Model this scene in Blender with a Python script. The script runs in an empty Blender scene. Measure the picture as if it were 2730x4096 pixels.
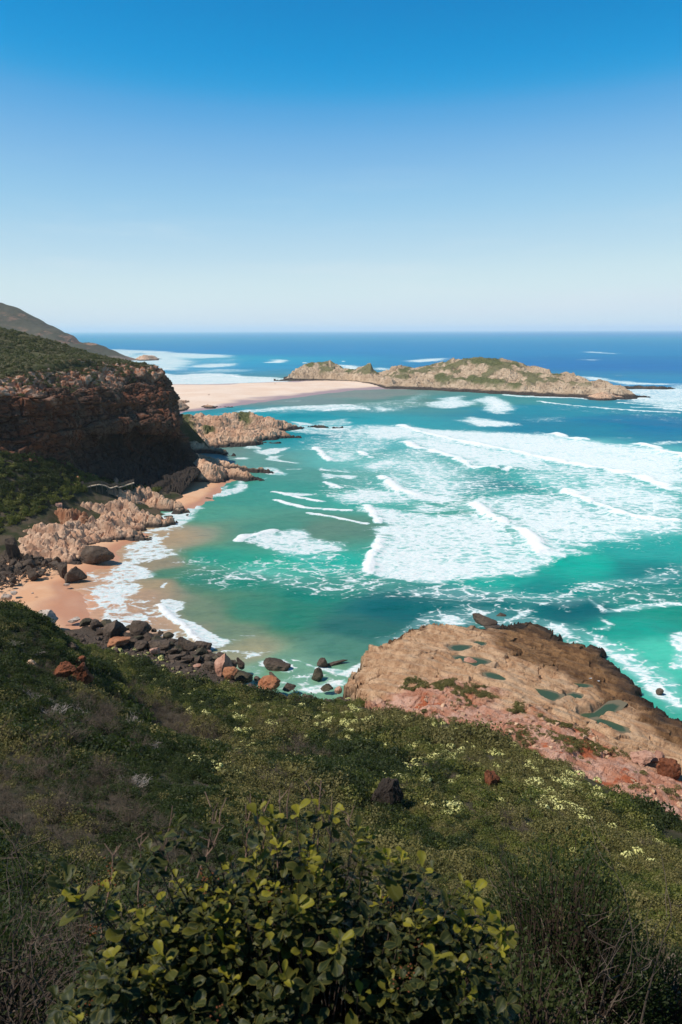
import bpy, bmesh, math, random
import numpy as np
from mathutils import Matrix, Vector, Euler

# ------------------------------------------------------------------ camera, sky, sun, exposure
scene = bpy.context.scene
EYE = 60.0                       # eye height above the sea, metres
FPX = 28.0 / 36.0 * 4096.0       # focal length in photograph pixels
PITCH, ROLL = 12.85, -0.15
cam_data = bpy.data.cameras.new("camera")
cam = bpy.data.objects.new("camera", cam_data)
scene.collection.objects.link(cam)
cam.location = (0, 0, EYE)
CAMROT = Matrix.Rotation(math.radians(90 - PITCH), 3, 'X') @ Matrix.Rotation(math.radians(ROLL), 3, 'Z')
cam.rotation_euler = CAMROT.to_euler()
cam_data.sensor_fit = 'VERTICAL'
cam_data.sensor_height = 36.0
cam_data.sensor_width = 24.0
cam_data.lens = 28.0
cam_data.clip_start = 0.1
cam_data.clip_end = 150000.0
cam_data.dof.use_dof = True
cam_data.dof.focus_distance = 90.0
cam_data.dof.aperture_fstop = 6.3
scene.camera = cam

SUN_AZ = 109.0                    # degrees to the left of the view direction
SUN_EL = 54.0
az, el = math.radians(SUN_AZ), math.radians(SUN_EL)
TO_SUN = Vector((-math.sin(az) * math.cos(el), math.cos(az) * math.cos(el), math.sin(el)))
world = bpy.data.worlds.new("World")
scene.world = world
world.use_nodes = True
wt = world.node_tree
wt.nodes.clear()
w_out = wt.nodes.new('ShaderNodeOutputWorld')
w_bg = wt.nodes.new('ShaderNodeBackground')
w_sky = wt.nodes.new('ShaderNodeTexSky')
w_sky.sky_type = 'NISHITA'
w_sky.sun_disc = False
w_sky.sun_elevation = el
w_sky.sun_rotation = -az
w_sky.altitude = 60
w_sky.air_density = 0.6
w_sky.dust_density = 0.0
w_sky.ozone_density = 2.0
w_lo = wt.nodes.new('ShaderNodeVectorMath'); w_lo.operation = 'SCALE'; w_lo.inputs['Scale'].default_value = 0.1
w_cur = wt.nodes.new('ShaderNodeRGBCurve')
w_hi = wt.nodes.new('ShaderNodeVectorMath'); w_hi.operation = 'SCALE'; w_hi.inputs['Scale'].default_value = 10.0
SKY_R = ((0, .01), (.06, .01), (.095, .008), (.109, .016), (.125, .09), (.15, .20), (.197, .328), (.277, .49), (.42, .645), (.75, .66), (1, .7))
SKY_G = ((0, .02), (.10, .10), (.15, .22), (.167, .262), (.188, .314), (.214, .386), (.253, .479), (.324, .605), (.434, .715), (.594, .81), (.78, .79), (1, .83))
SKY_B = ((0, .04), (.20, .24), (.29, .55), (.326, .635), (.352, .69), (.392, .745), (.447, .79), (.534, .835), (.637, .855), (.72, .862), (1, .9))
for ch, pts in enumerate((SKY_R, SKY_G, SKY_B)):
    cv = w_cur.mapping.curves[ch]
    cv.points[0].location = pts[0]
    cv.points[1].location = pts[-1]
    for q in pts[1:-1]:
        cv.points.new(*q)
w_cur.mapping.update()
wt.links.new(w_sky.outputs[0], w_lo.inputs[0])
wt.links.new(w_lo.outputs[0], w_cur.inputs['Color'])
# faint uneven wisps low in the sky
w_tc = wt.nodes.new('ShaderNodeTexCoord')
w_map = wt.nodes.new('ShaderNodeMapping'); w_map.inputs['Scale'].default_value = (2.2, 2.2, 17.0); w_map.inputs['Rotation'].default_value = (.05, -.04, .3)
w_noi = wt.nodes.new('ShaderNodeTexNoise'); w_noi.inputs['Scale'].default_value = 1.7; w_noi.inputs['Detail'].default_value = 7; w_noi.inputs['Roughness'].default_value = .6
w_rng = wt.nodes.new('ShaderNodeMapRange'); w_rng.interpolation_type = 'SMOOTHSTEP'
for nm_, v_ in (('From Min', .48), ('From Max', .78), ('To Min', 0.0), ('To Max', .30)):
    w_rng.inputs[nm_].default_value = v_
w_sep = wt.nodes.new('ShaderNodeSeparateXYZ')
w_el = wt.nodes.new('ShaderNodeMapRange'); w_el.interpolation_type = 'SMOOTHSTEP'
for nm_, v_ in (('From Min', .22), ('From Max', .05), ('To Min', 0.0), ('To Max', 1.0)):
    w_el.inputs[nm_].default_value = v_
w_mul = wt.nodes.new('ShaderNodeMath'); w_mul.operation = 'MULTIPLY'
w_mix = wt.nodes.new('ShaderNodeMix'); w_mix.data_type = 'RGBA'
w_mix.inputs[7].default_value = (.74, .83, .88, 1)
wt.links.new(w_tc.outputs['Generated'], w_map.inputs['Vector']); wt.links.new(w_map.outputs[0], w_noi.inputs['Vector'])
wt.links.new(w_noi.outputs['Fac'], w_rng.inputs['Value']); wt.links.new(w_tc.outputs['Generated'], w_sep.inputs[0])
wt.links.new(w_sep.outputs['Z'], w_el.inputs['Value']); wt.links.new(w_rng.outputs[0], w_mul.inputs[0]); wt.links.new(w_el.outputs[0], w_mul.inputs[1])
wt.links.new(w_mul.outputs[0], w_mix.inputs[0]); wt.links.new(w_cur.outputs[0], w_mix.inputs[6])
wt.links.new(w_mix.outputs[2], w_hi.inputs[0])
wt.links.new(w_hi.outputs[0], w_bg.inputs['Color'])
wt.links.new(w_bg.outputs[0], w_out.inputs['Surface'])
w_bg.inputs['Strength'].default_value = 0.10
sun_data = bpy.data.lights.new("sun", 'SUN')
sun_data.energy = 4.7
sun_data.angle = math.radians(0.53)
sun_data.color = (1.0, 0.93, 0.84)
sun = bpy.data.objects.new("sun", sun_data)
scene.collection.objects.link(sun)
sun.rotation_euler = (-TO_SUN).to_track_quat('-Z', 'Y').to_euler()
scene.view_settings.view_transform = 'Standard'
scene.view_settings.look = 'None'
scene.view_settings.gamma = 1.0
scene.view_settings.exposure = 0.0
scene.cycles.max_bounces = 8
scene.cycles.volume_bounces = 4
scene.cycles.diffuse_bounces = 2
scene.cycles.transparent_max_bounces = 8

# ------------------------------------------------------------------ helpers
HAZE = 0.00005
rng = np.random.default_rng(7)
random.seed(7)
CM = np.array(CAMROT)


def rays(pts):
    p = np.atleast_2d(np.asarray(pts, float))[:, :2]
    d = np.stack([(p[:, 0] - 1365) / FPX, (2048 - p[:, 1]) / FPX, -np.ones(len(p))], 1)
    return d @ CM.T


def at_z(sx, sy, z=0.0):
    """point of the place seen at photograph pixel (sx, sy) that lies at height z"""
    d = rays([(sx, sy)])[0]
    t = (z - EYE) / d[2]
    return np.array([d[0] * t, d[1] * t, z])


def at_y(sx, sy, y):
    d = rays([(sx, sy)])[0]
    t = y / d[1]
    return np.array([d[0] * t, y, EYE + d[2] * t])


def crop(x0, y0, k, pts):
    return [(x0 + k * p[0], y0 + k * p[1]) + tuple(p[2:]) for p in pts]


def flat(pts, z=0.0):
    d = rays(pts)
    t = (z - EYE) / np.minimum(d[:, 2], -1e-4)
    return np.stack([d[:, 0] * t, d[:, 1] * t], 1)


def link(o, parent=None):
    scene.collection.objects.link(o)
    if parent is not None:
        o.parent = parent
    return o


def tag(o, label=None, cat=None, group=None, kind=None):
    if label: o['label'] = label
    if cat: o['category'] = cat
    if group: o['group'] = group
    if kind: o['kind'] = kind
    return o


def empty(name, loc, rz=0.0, scale=1.0):
    o = bpy.data.objects.new(name, None)
    o.empty_display_size = 0.3
    o.location = loc
    o.rotation_euler = (0, 0, rz)
    o.scale = (scale,) * 3
    return link(o)


def mesh_obj(name, verts, faces, mat=None, parent=None, smooth=False, attrs=None, loc=None):
    me = bpy.data.meshes.new(name)
    verts = np.asarray(verts, np.float32)
    if isinstance(faces, np.ndarray):
        nf, k = faces.shape
        me.vertices.add(len(verts))
        me.vertices.foreach_set('co', verts.ravel())
        me.loops.add(nf * k)
        me.loops.foreach_set('vertex_index', faces.astype(np.int32).ravel())
        me.polygons.add(nf)
        me.polygons.foreach_set('loop_start', np.arange(0, nf * k, k, dtype=np.int32))
        me.polygons.foreach_set('loop_total', np.full(nf, k, np.int32))
        me.update(calc_edges=True)
    else:
        me.from_pydata([tuple(map(float, v)) for v in verts], [], [tuple(f) for f in faces])
        me.update()
    me.validate()
    if smooth is not None:
        me.polygons.foreach_set('use_smooth', np.full(len(me.polygons), bool(smooth)))
    for k, v in (attrs or {}).items():
        v = np.asarray(v, np.float32)
        if v.ndim == 1:
            a = me.attributes.new(k, 'FLOAT', 'POINT')
            a.data.foreach_set('value', v)
        else:
            a = me.attributes.new(k, 'FLOAT_COLOR', 'POINT')
            a.data.foreach_set('color', np.concatenate([v, np.ones((len(v), 1), np.float32)], 1).ravel())
    if mat is not None:
        for m in (mat if isinstance(mat, (list, tuple)) else [mat]):
            me.materials.append(m)
    o = bpy.data.objects.new(name, me)
    if loc is not None:
        o.location = loc
    return link(o, parent)


def grid_faces(nr, nc, keep=None):
    i = np.arange(nr * nc).reshape(nr, nc)
    f = np.stack([i[:-1, :-1], i[:-1, 1:], i[1:, 1:], i[1:, :-1]], -1).reshape(-1, 4)
    if keep is not None:
        f = f[keep[f].any(1)]
    return f


def compact(verts, faces, attrs=None):
    used = np.zeros(len(verts), bool)
    used[faces.ravel()] = True
    remap = np.cumsum(used) - 1
    at = {k: np.asarray(v)[used] for k, v in (attrs or {}).items()}
    return verts[used], remap[faces], at


# -- noise
def _h(ix, iy, iz, seed):
    x = (ix.astype(np.int64) * 374761393 + iy.astype(np.int64) * 668265263 + iz.astype(np.int64) * 2147483647 + seed * 1274126177) & 0xFFFFFFFF
    x = ((x ^ (x >> 13)) * 1274126177) & 0xFFFFFFFF
    x = ((x ^ (x >> 16)) * 2246822519) & 0xFFFFFFFF
    x = x ^ (x >> 15)
    return (x & 0xFFFFFF) / float(0xFFFFFF)


def vnoise(p, seed=0):
    f0 = np.floor(p)
    f = p - f0
    u = f * f * (3 - 2 * f)
    i = f0.astype(np.int64)
    r = 0
    for dx in (0, 1):
        wx = u[:, 0] if dx else 1 - u[:, 0]
        for dy in (0, 1):
            wy = u[:, 1] if dy else 1 - u[:, 1]
            for dz in (0, 1):
                wz = u[:, 2] if dz else 1 - u[:, 2]
                r = r + wx * wy * wz * _h(i[:, 0] + dx, i[:, 1] + dy, i[:, 2] + dz, seed)
    return r * 2 - 1


def fbm(p, octaves=4, seed=0, gain=0.5):
    a, s, r = 1.0, 1.0, 0
    for o in range(octaves):
        r = r + a * vnoise(p * s + 17.3 * o, seed + o)
        a *= gain
        s *= 2.03
    return r


def xyz(x, y, z=None):
    return np.stack([x, y, np.zeros_like(x) if z is None else z], 1)


def smooth01(a, b, x):
    t = np.clip((x - a) / (b - a), 0, 1)
    return t * t * (3 - 2 * t)


def frame(strike_deg, dip_deg):
    """rows: along strike, down dip, normal to the bedding"""
    s, d = math.radians(strike_deg), math.radians(dip_deg)
    a = np.array([math.cos(s), math.sin(s), 0])
    b = np.array([-math.sin(s) * math.cos(d), math.cos(s) * math.cos(d), -math.sin(d)])
    return np.stack([a, b, np.cross(a, b)])


def blocks(p, fr, th, L, L2, seed=0, warp=0.35):
    """rock broken along bedding and joints: random offset per block, and closeness to its cracks"""
    q = p @ fr.T
    w = fbm(p / (L * 1.6), 2, seed + 50)
    q2 = q[:, 2] / th + w * warp
    k = np.floor(q2)
    r1 = _h(k, k * 0 + 3, k * 0, seed)
    w2 = vnoise(p / (L * 0.7), seed + 60) * 0.25
    q0 = q[:, 0] / (L * (0.7 + 0.6 * r1)) + r1 * 13 + w2
    j = np.floor(q0)
    r2 = _h(k, j, j * 0 + 5, seed)
    q1 = q[:, 1] / (L2 * (0.7 + 0.6 * r2)) + r2 * 9 - w2
    m = np.floor(q1)
    r3 = _h(k, j, m, seed + 9)
    f0, f1, f2 = q0 - j, q1 - m, q2 - k
    e = np.minimum(np.minimum(np.minimum(f0, 1 - f0) * L, np.minimum(f1, 1 - f1) * L2), np.minimum(f2, 1 - f2) * th)
    return 0.55 * r1 + 0.45 * r3, e, r3


# -- smooth surface through control points
class TPS:
    def __init__(self, pts, lam=0.0):
        P = np.asarray(pts, float)
        self.c = P[:, :2]
        self.s = 100.0
        n = len(P)
        A = np.zeros((n + 3, n + 3))
        A[:n, :n] = self.U(self.c, self.c) + lam * np.eye(n)
        A[:n, n] = 1
        A[:n, n + 1:] = self.c / self.s
        A[n:, :n] = A[:n, n:].T
        b = np.zeros(n + 3)
        b[:n] = P[:, 2]
        self.w = np.linalg.solve(A, b)

    def U(self, a, c):
        r2 = (((a[:, None, :] - c[None]) / self.s) ** 2).sum(-1)
        return 0.5 * r2 * np.log(r2 + 1e-12)

    def __call__(self, x, y):
        x = np.atleast_1d(np.asarray(x, float)); y = np.atleast_1d(np.asarray(y, float))
        out = np.empty(x.size)
        q = np.stack([x.ravel(), y.ravel()], 1)
        n = len(self.c)
        for i in range(0, len(q), 40000):
            s = q[i:i + 40000]
            out[i:i + 40000] = self.U(s, self.c) @ self.w[:n] + self.w[n] + s / self.s @ self.w[n + 1:]
        return out.reshape(x.shape)


def seg_dist(q, a, b):
    d = b - a
    t = np.clip(((q - a) @ d) / max(d @ d, 1e-9), 0, 1)
    return np.hypot(*(q - (a + t[:, None] * d)).T), t


def line_dist(q, line):
    best = np.full(len(q), 1e9); pos = np.zeros(len(q)); idx = np.zeros(len(q), int)
    for i in range(len(line) - 1):
        d, t = seg_dist(q, line[i], line[i + 1])
        m = d < best
        best[m] = d[m]; pos[m] = t[m]; idx[m] = i
    return best, idx, pos


def poly_sd(q, poly):
    """signed distance to a closed outline, positive inside"""
    P = np.asarray(poly)
    d, _, _ = line_dist(q, np.concatenate([P, P[:1]]))
    ins = np.zeros(len(q), bool)
    j = len(P) - 1
    for i in range(len(P)):
        a, b = P[i], P[j]
        c = (a[1] > q[:, 1]) != (b[1] > q[:, 1])
        xx = (b[0] - a[0]) * (q[:, 1] - a[1]) / (b[1] - a[1] + 1e-12) + a[0]
        ins ^= c & (q[:, 0] < xx)
        j = i
    return np.where(ins, d, -d)


# -- materials
def srgb(r, g, b):
    c = np.array([r, g, b], float) / 255
    return np.where(c <= 0.04045, c / 12.92, ((c + 0.055) / 1.055) ** 2.4)


class NT:
    def __init__(self, name):
        self.m = bpy.data.materials.new(name)
        self.m.use_nodes = True
        self.t = self.m.node_tree
        self.b = self.t.nodes['Principled BSDF']
        self.out = self.t.nodes['Material Output']
        self._pos = None

    def n(self, typ, ins=None, **kw):
        nd = self.t.nodes.new(typ)
        for k, v in kw.items():
            setattr(nd, k, v)
        for k, v in (ins or {}).items():
            self.set(nd.inputs[k], v)
        return nd

    def set(self, sock, v):
        if isinstance(v, bpy.types.NodeSocket):
            self.t.links.new(v, sock)
        elif isinstance(v, bpy.types.Node):
            self.t.links.new(v.outputs[0], sock)
        else:
            if hasattr(v, '__len__') and len(v) == 3 and sock.type == 'RGBA':
                v = tuple(v) + (1.0,)
            sock.default_value = v

    def pos(self):
        if self._pos is None:
            self._pos = self.n('ShaderNodeNewGeometry').outputs['Position']
        return self._pos

    def noise(self, scale, detail=4, rough=0.55, vec=None, stretch=None, dist=0.0):
        v = vec if vec is not None else self.pos()
        if stretch is not None:
            v = self.n('ShaderNodeVectorMath', {0: v, 1: stretch}, operation='MULTIPLY').outputs[0]
        nd = self.n('ShaderNodeTexNoise', {'Vector': v, 'Scale': scale, 'Detail': detail, 'Roughness': rough, 'Distortion': dist})
        return nd.outputs['Fac']

    def math(self, op, a, b=None, c=None, clamp=False):
        nd = self.n('ShaderNodeMath', operation=op, use_clamp=clamp)
        self.set(nd.inputs[0], a)
        if b is not None: self.set(nd.inputs[1], b)
        if c is not None: self.set(nd.inputs[2], c)
        return nd.outputs[0]

    def step(self, v, lo, hi, a=0.0, b=1.0):
        nd = self.n('ShaderNodeMapRange', interpolation_type='SMOOTHSTEP')
        for k, x in (('Value', v), ('From Min', lo), ('From Max', hi), ('To Min', a), ('To Max', b)):
            self.set(nd.inputs[k], x)
        return nd.outputs[0]

    def mix(self, fac, a, b, blend='MIX'):
        nd = self.n('ShaderNodeMix', data_type='RGBA', blend_type=blend)
        self.set(nd.inputs[0], fac)
        self.set(nd.inputs[6], a)
        self.set(nd.inputs[7], b)
        return nd.outputs[2]

    def attr(self, name, color=False):
        nd = self.n('ShaderNodeAttribute', attribute_name=name)
        return nd.outputs['Color' if color else 'Fac']

    def bump(self, h, strength=0.5, dist=0.1):
        nd = self.n('ShaderNodeBump', {'Height': h, 'Strength': strength, 'Distance': dist})
        self.t.links.new(nd.outputs[0], self.b.inputs['Normal'])

    def done(self, color=None, rough=0.9, spec=0.3):
        if color is not None: self.set(self.b.inputs['Base Color'], color)
        self.set(self.b.inputs['Roughness'], rough)
        self.set(self.b.inputs['Specular IOR Level'], spec)
        return self.m


def rock_mat(name, c1, c2, c3, scale=1.0, wet_z=None, wet=(0.03, 0.024, 0.02), wet_soft=1.0, veg=False, lichen=None, stretch=(1, 1, 1), bump=0.35):
    k = NT(name)
    n1 = k.noise(0.25 * scale, 5, 0.6, stretch=stretch)
    n2 = k.noise(1.6 * scale, 5, 0.65)
    n3 = k.noise(7.0 * scale, 4, 0.7)
    col = k.mix(k.step(n1, 0.4, 0.62), c1, c2)
    col = k.mix(k.step(n2, 0.5, 0.68, 0, 0.85), col, c3)
    col = k.mix(k.step(n3, 0.3, 0.7, 0.0, 0.35), col, tuple(0.55 * np.array(c1)))
    if lichen is not None:
        col = k.mix(k.step(k.noise(2.6 * scale, 3), 0.6, 0.66), col, lichen)
    if veg:
        g = k.mix(k.step(n2, 0.35, 0.65), (0.07, 0.08, 0.025), (0.13, 0.125, 0.045))
        col = k.mix(k.attr('veg'), col, g)
    if wet_z is not None:
        z = k.n('ShaderNodeSeparateXYZ', {0: k.pos()}).outputs['Z']
        zz = k.math('ADD', z, k.math('MULTIPLY', k.math('SUBTRACT', n1, 0.5), 2.5 * wet_soft))
        col = k.mix(k.step(zz, wet_z, wet_z + wet_soft, 1, 0), col, wet)
    k.bump(k.math('ADD', n2, k.math('MULTIPLY', n3, 0.5)), bump, 0.35 / scale)
    return k.done(col, 0.85, 0.25)

# ------------------------------------------------------------------ the sea
C1 = lambda *p: crop(0, 1150, 0.8929, p)
C2 = lambda *p: crop(1100, 1250, 1.0395, p)
C3 = lambda *p: crop(0, 1900, 0.7653, p)
C4 = lambda *p: crop(1100, 1900, 1.0395, p)
C5 = lambda *p: crop(0, 2050, 0.5102, p)
C6 = lambda *p: crop(400, 2400, 0.7015, p)
C7 = lambda *p: crop(700, 1600, 0.4464, p)
C8 = lambda *p: crop(2000, 1400, 0.46556, p)
C9 = lambda *p: crop(1300, 2450, 0.5102, p)
CA = lambda *p: crop(1930, 2600, 0.5102, p)
CB = lambda *p: crop(1400, 1700, 0.8482, p)

# patches of foam lying on the water: outline, cover, softness of the rim (share of distance)
FOAM = [
    (C2((485, 435), (560, 462), (620, 475), (760, 505), (860, 525), (960, 543), (1060, 570), (1180, 590), (1300, 610), (1420, 640), (1568, 690), (1600, 560), (1568, 545), (1400, 515), (1200, 492), (1070, 472), (1000, 467), (900, 464), (690, 454), (600, 448)), .93, .035),
    (C2((335, 455), (370, 490), (480, 490), (630, 480), (560, 462), (485, 440), (400, 442)), .80, .03),
    (C2((250, 440), (330, 430), (480, 435), (560, 455), (330, 480), (200, 520), (170, 500)), .42, .05),
    (C2((510, 500), (620, 478), (860, 527), (960, 545), (1060, 572), (1000, 582), (900, 590), (835, 605), (740, 585), (690, 555), (600, 535)), .83, .03),
    (C2((880, 588), (1060, 575), (1300, 612), (1568, 690), (1568, 820), (1530, 800), (1400, 770), (1250, 720), (1120, 690), (1160, 640), (1060, 605)), .60, .05),
    (C2((1120, 690), (1250, 735), (1400, 780), (1540, 795), (1568, 790), (1568, 700), (1420, 650), (1250, 650)), .74, .05),
    (C2((770, 745), (880, 735), (1000, 740), (1080, 715), (1130, 700), (1250, 745), (1400, 790), (1540, 805), (1520, 850), (1300, 885), (1150, 885), (1080, 900), (1000, 860), (880, 790)), .76, .04),
    (C2((365, 575), (400, 615), (470, 610), (520, 640), (600, 690), (700, 705), (780, 690), (720, 650), (730, 605), (600, 575), (470, 568)), .62, .04),
    (C2((365, 575), (372, 605), (395, 618), (440, 605), (470, 590), (450, 574), (400, 570)), .93, .02),
    (C2((410, 635), (450, 660), (490, 685), (530, 720), (600, 722), (690, 728), (770, 713), (660, 700), (570, 690), (500, 655), (430, 632)), .90, .02),
    (C2((235, 700), (270, 722), (380, 727), (510, 722), (470, 690), (350, 683)), .72, .03),
    (C2((560, 735), (548, 752), (570, 758), (690, 752), (680, 742)), .62, .02),
    (C4((350, 118), (385, 150), (390, 180), (420, 190), (360, 205), (360, 222), (440, 232), (405, 240), (395, 272), (360, 325), (360, 382), (420, 397), (520, 412), (640, 420), (760, 408), (900, 392), (1040, 378), (1120, 325), (1000, 290), (940, 230), (830, 165), (770, 150), (700, 155), (600, 150), (480, 130)), .70, .02),
    (C4((350, 118), (385, 150), (390, 180), (460, 186), (600, 182), (700, 178), (740, 160), (600, 152), (480, 132)), .88, .015),
    (C4((355, 210), (380, 226), (440, 234), (560, 236), (640, 225), (520, 205), (420, 192)), .86, .015),
    (C4((355, 335), (362, 383), (420, 396), (520, 411), (640, 419), (760, 406), (900, 385), (860, 355), (700, 335), (560, 298), (430, 272), (400, 268), (392, 285)), .89, .015),
    (C4((405, 240), (396, 266), (420, 280), (520, 290), (650, 300), (600, 270), (520, 250), (440, 236)), .84, .015),
    (C4((1040, 378), (1110, 330), (1180, 318), (1260, 270), (1330, 262), (1490, 222), (1300, 200), (1000, 200), (960, 240), (1000, 300)), .66, .03),
    # the wave left of the middle
    (C3((1250, 345), (1290, 320), (1430, 292), (1470, 310), (1560, 296), (1640, 330), (1800, 372), (1830, 400), (1700, 410), (1560, 425), (1420, 405), (1300, 385)), .84, .02),
    (C3((1300, 385), (1420, 405), (1560, 428), (1720, 412), (1830, 402), (1760, 450), (1560, 455), (1400, 430)), .48, .03),
    # streaks and pale water in the right half
    (C4((240, 445), (420, 440), (540, 480), (700, 490), (800, 478), (1000, 480), (1170, 492), (1100, 425), (1300, 415), (1568, 335), (1568, 430), (1300, 470), (1150, 440), (900, 440), (640, 430), (420, 420)), .40, .04),
    (C4((0, 330), (350, 335), (360, 385), (520, 415), (240, 445), (0, 430), (-200, 400), (-150, 350)), .30, .04),
    (C4((-520, 260), (-250, 340), (100, 430), (300, 455), (200, 470), (-100, 440), (-400, 400)), .22, .04),
    (C4((560, 520), (800, 505), (980, 510), (960, 560), (860, 560), (700, 540)), .30, .03),
    (C2((900, 590), (1060, 580), (1200, 640), (1120, 690), (1050, 690), (1000, 660), (940, 620)), .36, .03),
    (C2((200, 440), (485, 440), (1568, 690), (1640, 900), (1100, 925), (700, 1050), (380, 1020), (350, 740), (150, 690)), .29, .06),
    (C2((560, 740), (900, 700), (1130, 690), (1200, 640), (1568, 760), (1568, 820), (1300, 890), (1000, 900), (760, 780)), .62, .05),
    (C2((360, 560), (520, 510), (760, 610), (840, 640), (800, 700), (600, 730), (420, 720)), .50, .04),
    # behind and beside the island
    (C2((580, 352), (640, 333), (700, 320), (745, 340), (760, 352), (700, 367), (640, 367)), .82, .02),
    (C2((770, 340), (830, 322), (900, 352), (915, 370), (890, 390), (830, 378)), .96, .02),
    (C2((715, 412), (760, 403), (830, 415), (935, 430), (880, 443), (780, 441)), .88, .02),
    (C2((365, 375), (400, 360), (450, 373), (400, 380)), .88, .02),
    (C2((480, 350), (560, 310), (600, 318), (560, 350)), .40, .02),
    (C2((970, 405), (1120, 398), (1120, 420), (980, 420)), .35, .03),
    (C8((1060, 300), (1120, 318), (1300, 322), (1490, 320), (1568, 290), (1640, 300), (1640, 520), (1480, 520), (1280, 470), (1100, 440), (1180, 395), (1060, 380), (1010, 350)), .66, .02),
    (C8((700, 225), (880, 240), (1000, 262), (1300, 285), (1568, 292), (1400, 300), (1080, 300), (960, 268), (760, 255)), .80, .015),
    (C8((-10, 380), (200, 392), (460, 388), (700, 402), (930, 412), (1180, 402), (1300, 420), (900, 428), (620, 412), (200, 404), (0, 390)), .85, .006),
    (C8((690, 15), (800, 14), (1040, 34), (900, 30)), .75, .02),
    (C8((680, 82), (800, 80), (870, 90), (760, 90)), .5, .02),
    (C8((1360, 792), (1640, 782), (1640, 800), (1340, 815)), .6, .01),
    (C8((300, 440), (1568, 520), (1568, 640), (900, 560), (420, 520)), .15, .03),
    (C2((500, 186), (580, 178), (665, 174), (640, 186), (540, 192)), .72, .02),
    (C2((248, 200), (300, 204), (335, 212), (330, 222), (270, 222)), .93, .02),
    (C2((375, 212), (450, 214), (440, 222), (380, 220)), .7, .02),
    (C2((-10, 182), (30, 180), (45, 188), (0, 192)), .85, .02),
    # surf beyond the sand bar
    (C1((740, 437), (690, 380), (800, 392), (940, 385), (1010, 388), (1120, 398), (1275, 406), (1275, 426), (1000, 434)), .84, .012),
    (C1((550, 330), (620, 345), (700, 362), (790, 370), (860, 335), (830, 318), (720, 300), (560, 318)), .60, .02),
    (C1((460, 276), (560, 278), (760, 286), (790, 296), (620, 294), (600, 322), (520, 318)), .64, .02),
    (C1((560, 318), (650, 290), (800, 292), (1030, 302), (1040, 312), (860, 318), (720, 312)), .62, .02),
    (C1((640, 366), (760, 356), (800, 362), (720, 372)), .8, .01),
    (C1((820, 358), (940, 342), (1050, 340), (1060, 350), (940, 358)), .6, .015),
    (C1((840, 380), (1000, 366), (1150, 368), (1120, 378), (950, 380)), .4, .02),
    (C1((1180, 338), (1240, 326), (1290, 326), (1270, 338)), .85, .012),
    (C1((540, 300), (1000, 300), (1100, 320), (1000, 400), (700, 380)), .24, .03),
    # off the sand bar, bay side
    (C1((1040, 560), (1200, 540), (1400, 528), (1568, 522), (1640, 530), (1640, 548), (1500, 556), (1300, 550), (1100, 566)), .66, .012),
    (C1((1000, 566), (1200, 545), (1560, 525), (1800, 500), (2000, 520), (1700, 560), (1500, 555)), .30, .02),
    (C1((1410, 600), (1568, 590), (1568, 612), (1400, 625)), .5, .01),
    (C1((1290, 605), (1400, 612), (1500, 625), (1568, 640), (1450, 660), (1330, 650)), .5, .015),
    (C1((1440, 655), (1568, 640), (1700, 640), (1760, 700), (1560, 780), (1470, 760)), .46, .02),
    # coves by the rocky points
    (C7((520, 395), (570, 385), (700, 425), (700, 445), (600, 440)), .72, .008),
    (C7((690, 445), (760, 450), (900, 430), (1080, 420), (940, 455), (850, 490), (760, 480)), .86, .008),
    (C7((800, 540), (840, 490), (900, 500), (960, 490), (880, 530), (1100, 560), (1080, 570), (880, 548)), .85, .006),
    (C7((510, 530), (560, 520), (660, 515), (640, 535)), .8, .006),
    (C7((1240, 420), (1270, 440), (1330, 490), (1400, 545), (1568, 545), (1640, 520), (1568, 470), (1400, 450)), .66, .015),
    (C7((1285, 630), (1320, 605), (1420, 630), (1568, 640), (1568, 655), (1400, 640)), .85, .008),
    (C7((1270, 690), (1310, 660), (1440, 675), (1568, 680), (1650, 690), (1568, 715), (1400, 700), (1320, 715)), .84, .008),
    (C7((1330, 742), (1380, 735), (1450, 755), (1470, 790), (1400, 785)), .84, .008),
    (C7((890, 820), (960, 830), (1100, 825), (1240, 830), (1100, 860), (960, 860)), .84, .008),
    (C7((740, 600), (860, 605), (990, 665), (900, 675), (780, 660), (680, 640), (660, 625)), .72, .006),
    (C7((780, 705), (820, 692), (820, 700), (760, 715)), .9, .004),
    (C7((1020, 190), (1080, 195), (1230, 215), (1240, 230), (1100, 225)), .85, .006),
    (C7((850, 325), (1000, 330), (1060, 335), (930, 345)), .7, .006),
    (C7((1230, 250), (1400, 235), (1568, 230), (1568, 262), (1300, 270)), .66, .008),
    (C7((860, 640), (1000, 660), (960, 680)), .7, .004),
    # breakers and swash on the small beaches
    (C7((625, 685), (590, 700), (520, 745), (440, 790), (330, 845), (330, 880), (480, 880), (590, 840), (585, 740)), .80, .010),
    (C5((1330, 140), (1250, 200), (1130, 150), (1080, 150), (1180, 190), (960, 262), (920, 350), (1000, 362), (860, 440), (790, 530), (800, 560), (715, 660), (820, 740), (810, 830), (960, 885), (1100, 860), (1200, 800), (1050, 760), (1000, 690), (1170, 590), (1060, 530), (1150, 470), (1050, 390), (1380, 340), (1290, 290), (1250, 230)), .80, .010),
    (C5((1280, 20), (1400, -20), (1600, -160), (1700, -200), (1640, -100), (1530, 45), (1400, 120), (1330, 140), (1100, 150)), .82, .012),
    (C5((640, 465), (860, 440), (800, 560), (590, 620), (590, 660), (620, 710), (700, 800), (830, 745), (720, 660), (800, 590)), .46, .010),
    (C5((560, 562), (640, 548), (690, 515), (660, 510), (620, 540)), .8, .006),
    (C5((1000, 620), (1240, 640), (1280, 760), (1250, 860), (1100, 880), (1020, 800)), .45, .015),
    (C5((1280, 570), (1290, 550), (1318, 530), (1310, 590), (1285, 590)), .9, .004),
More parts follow.
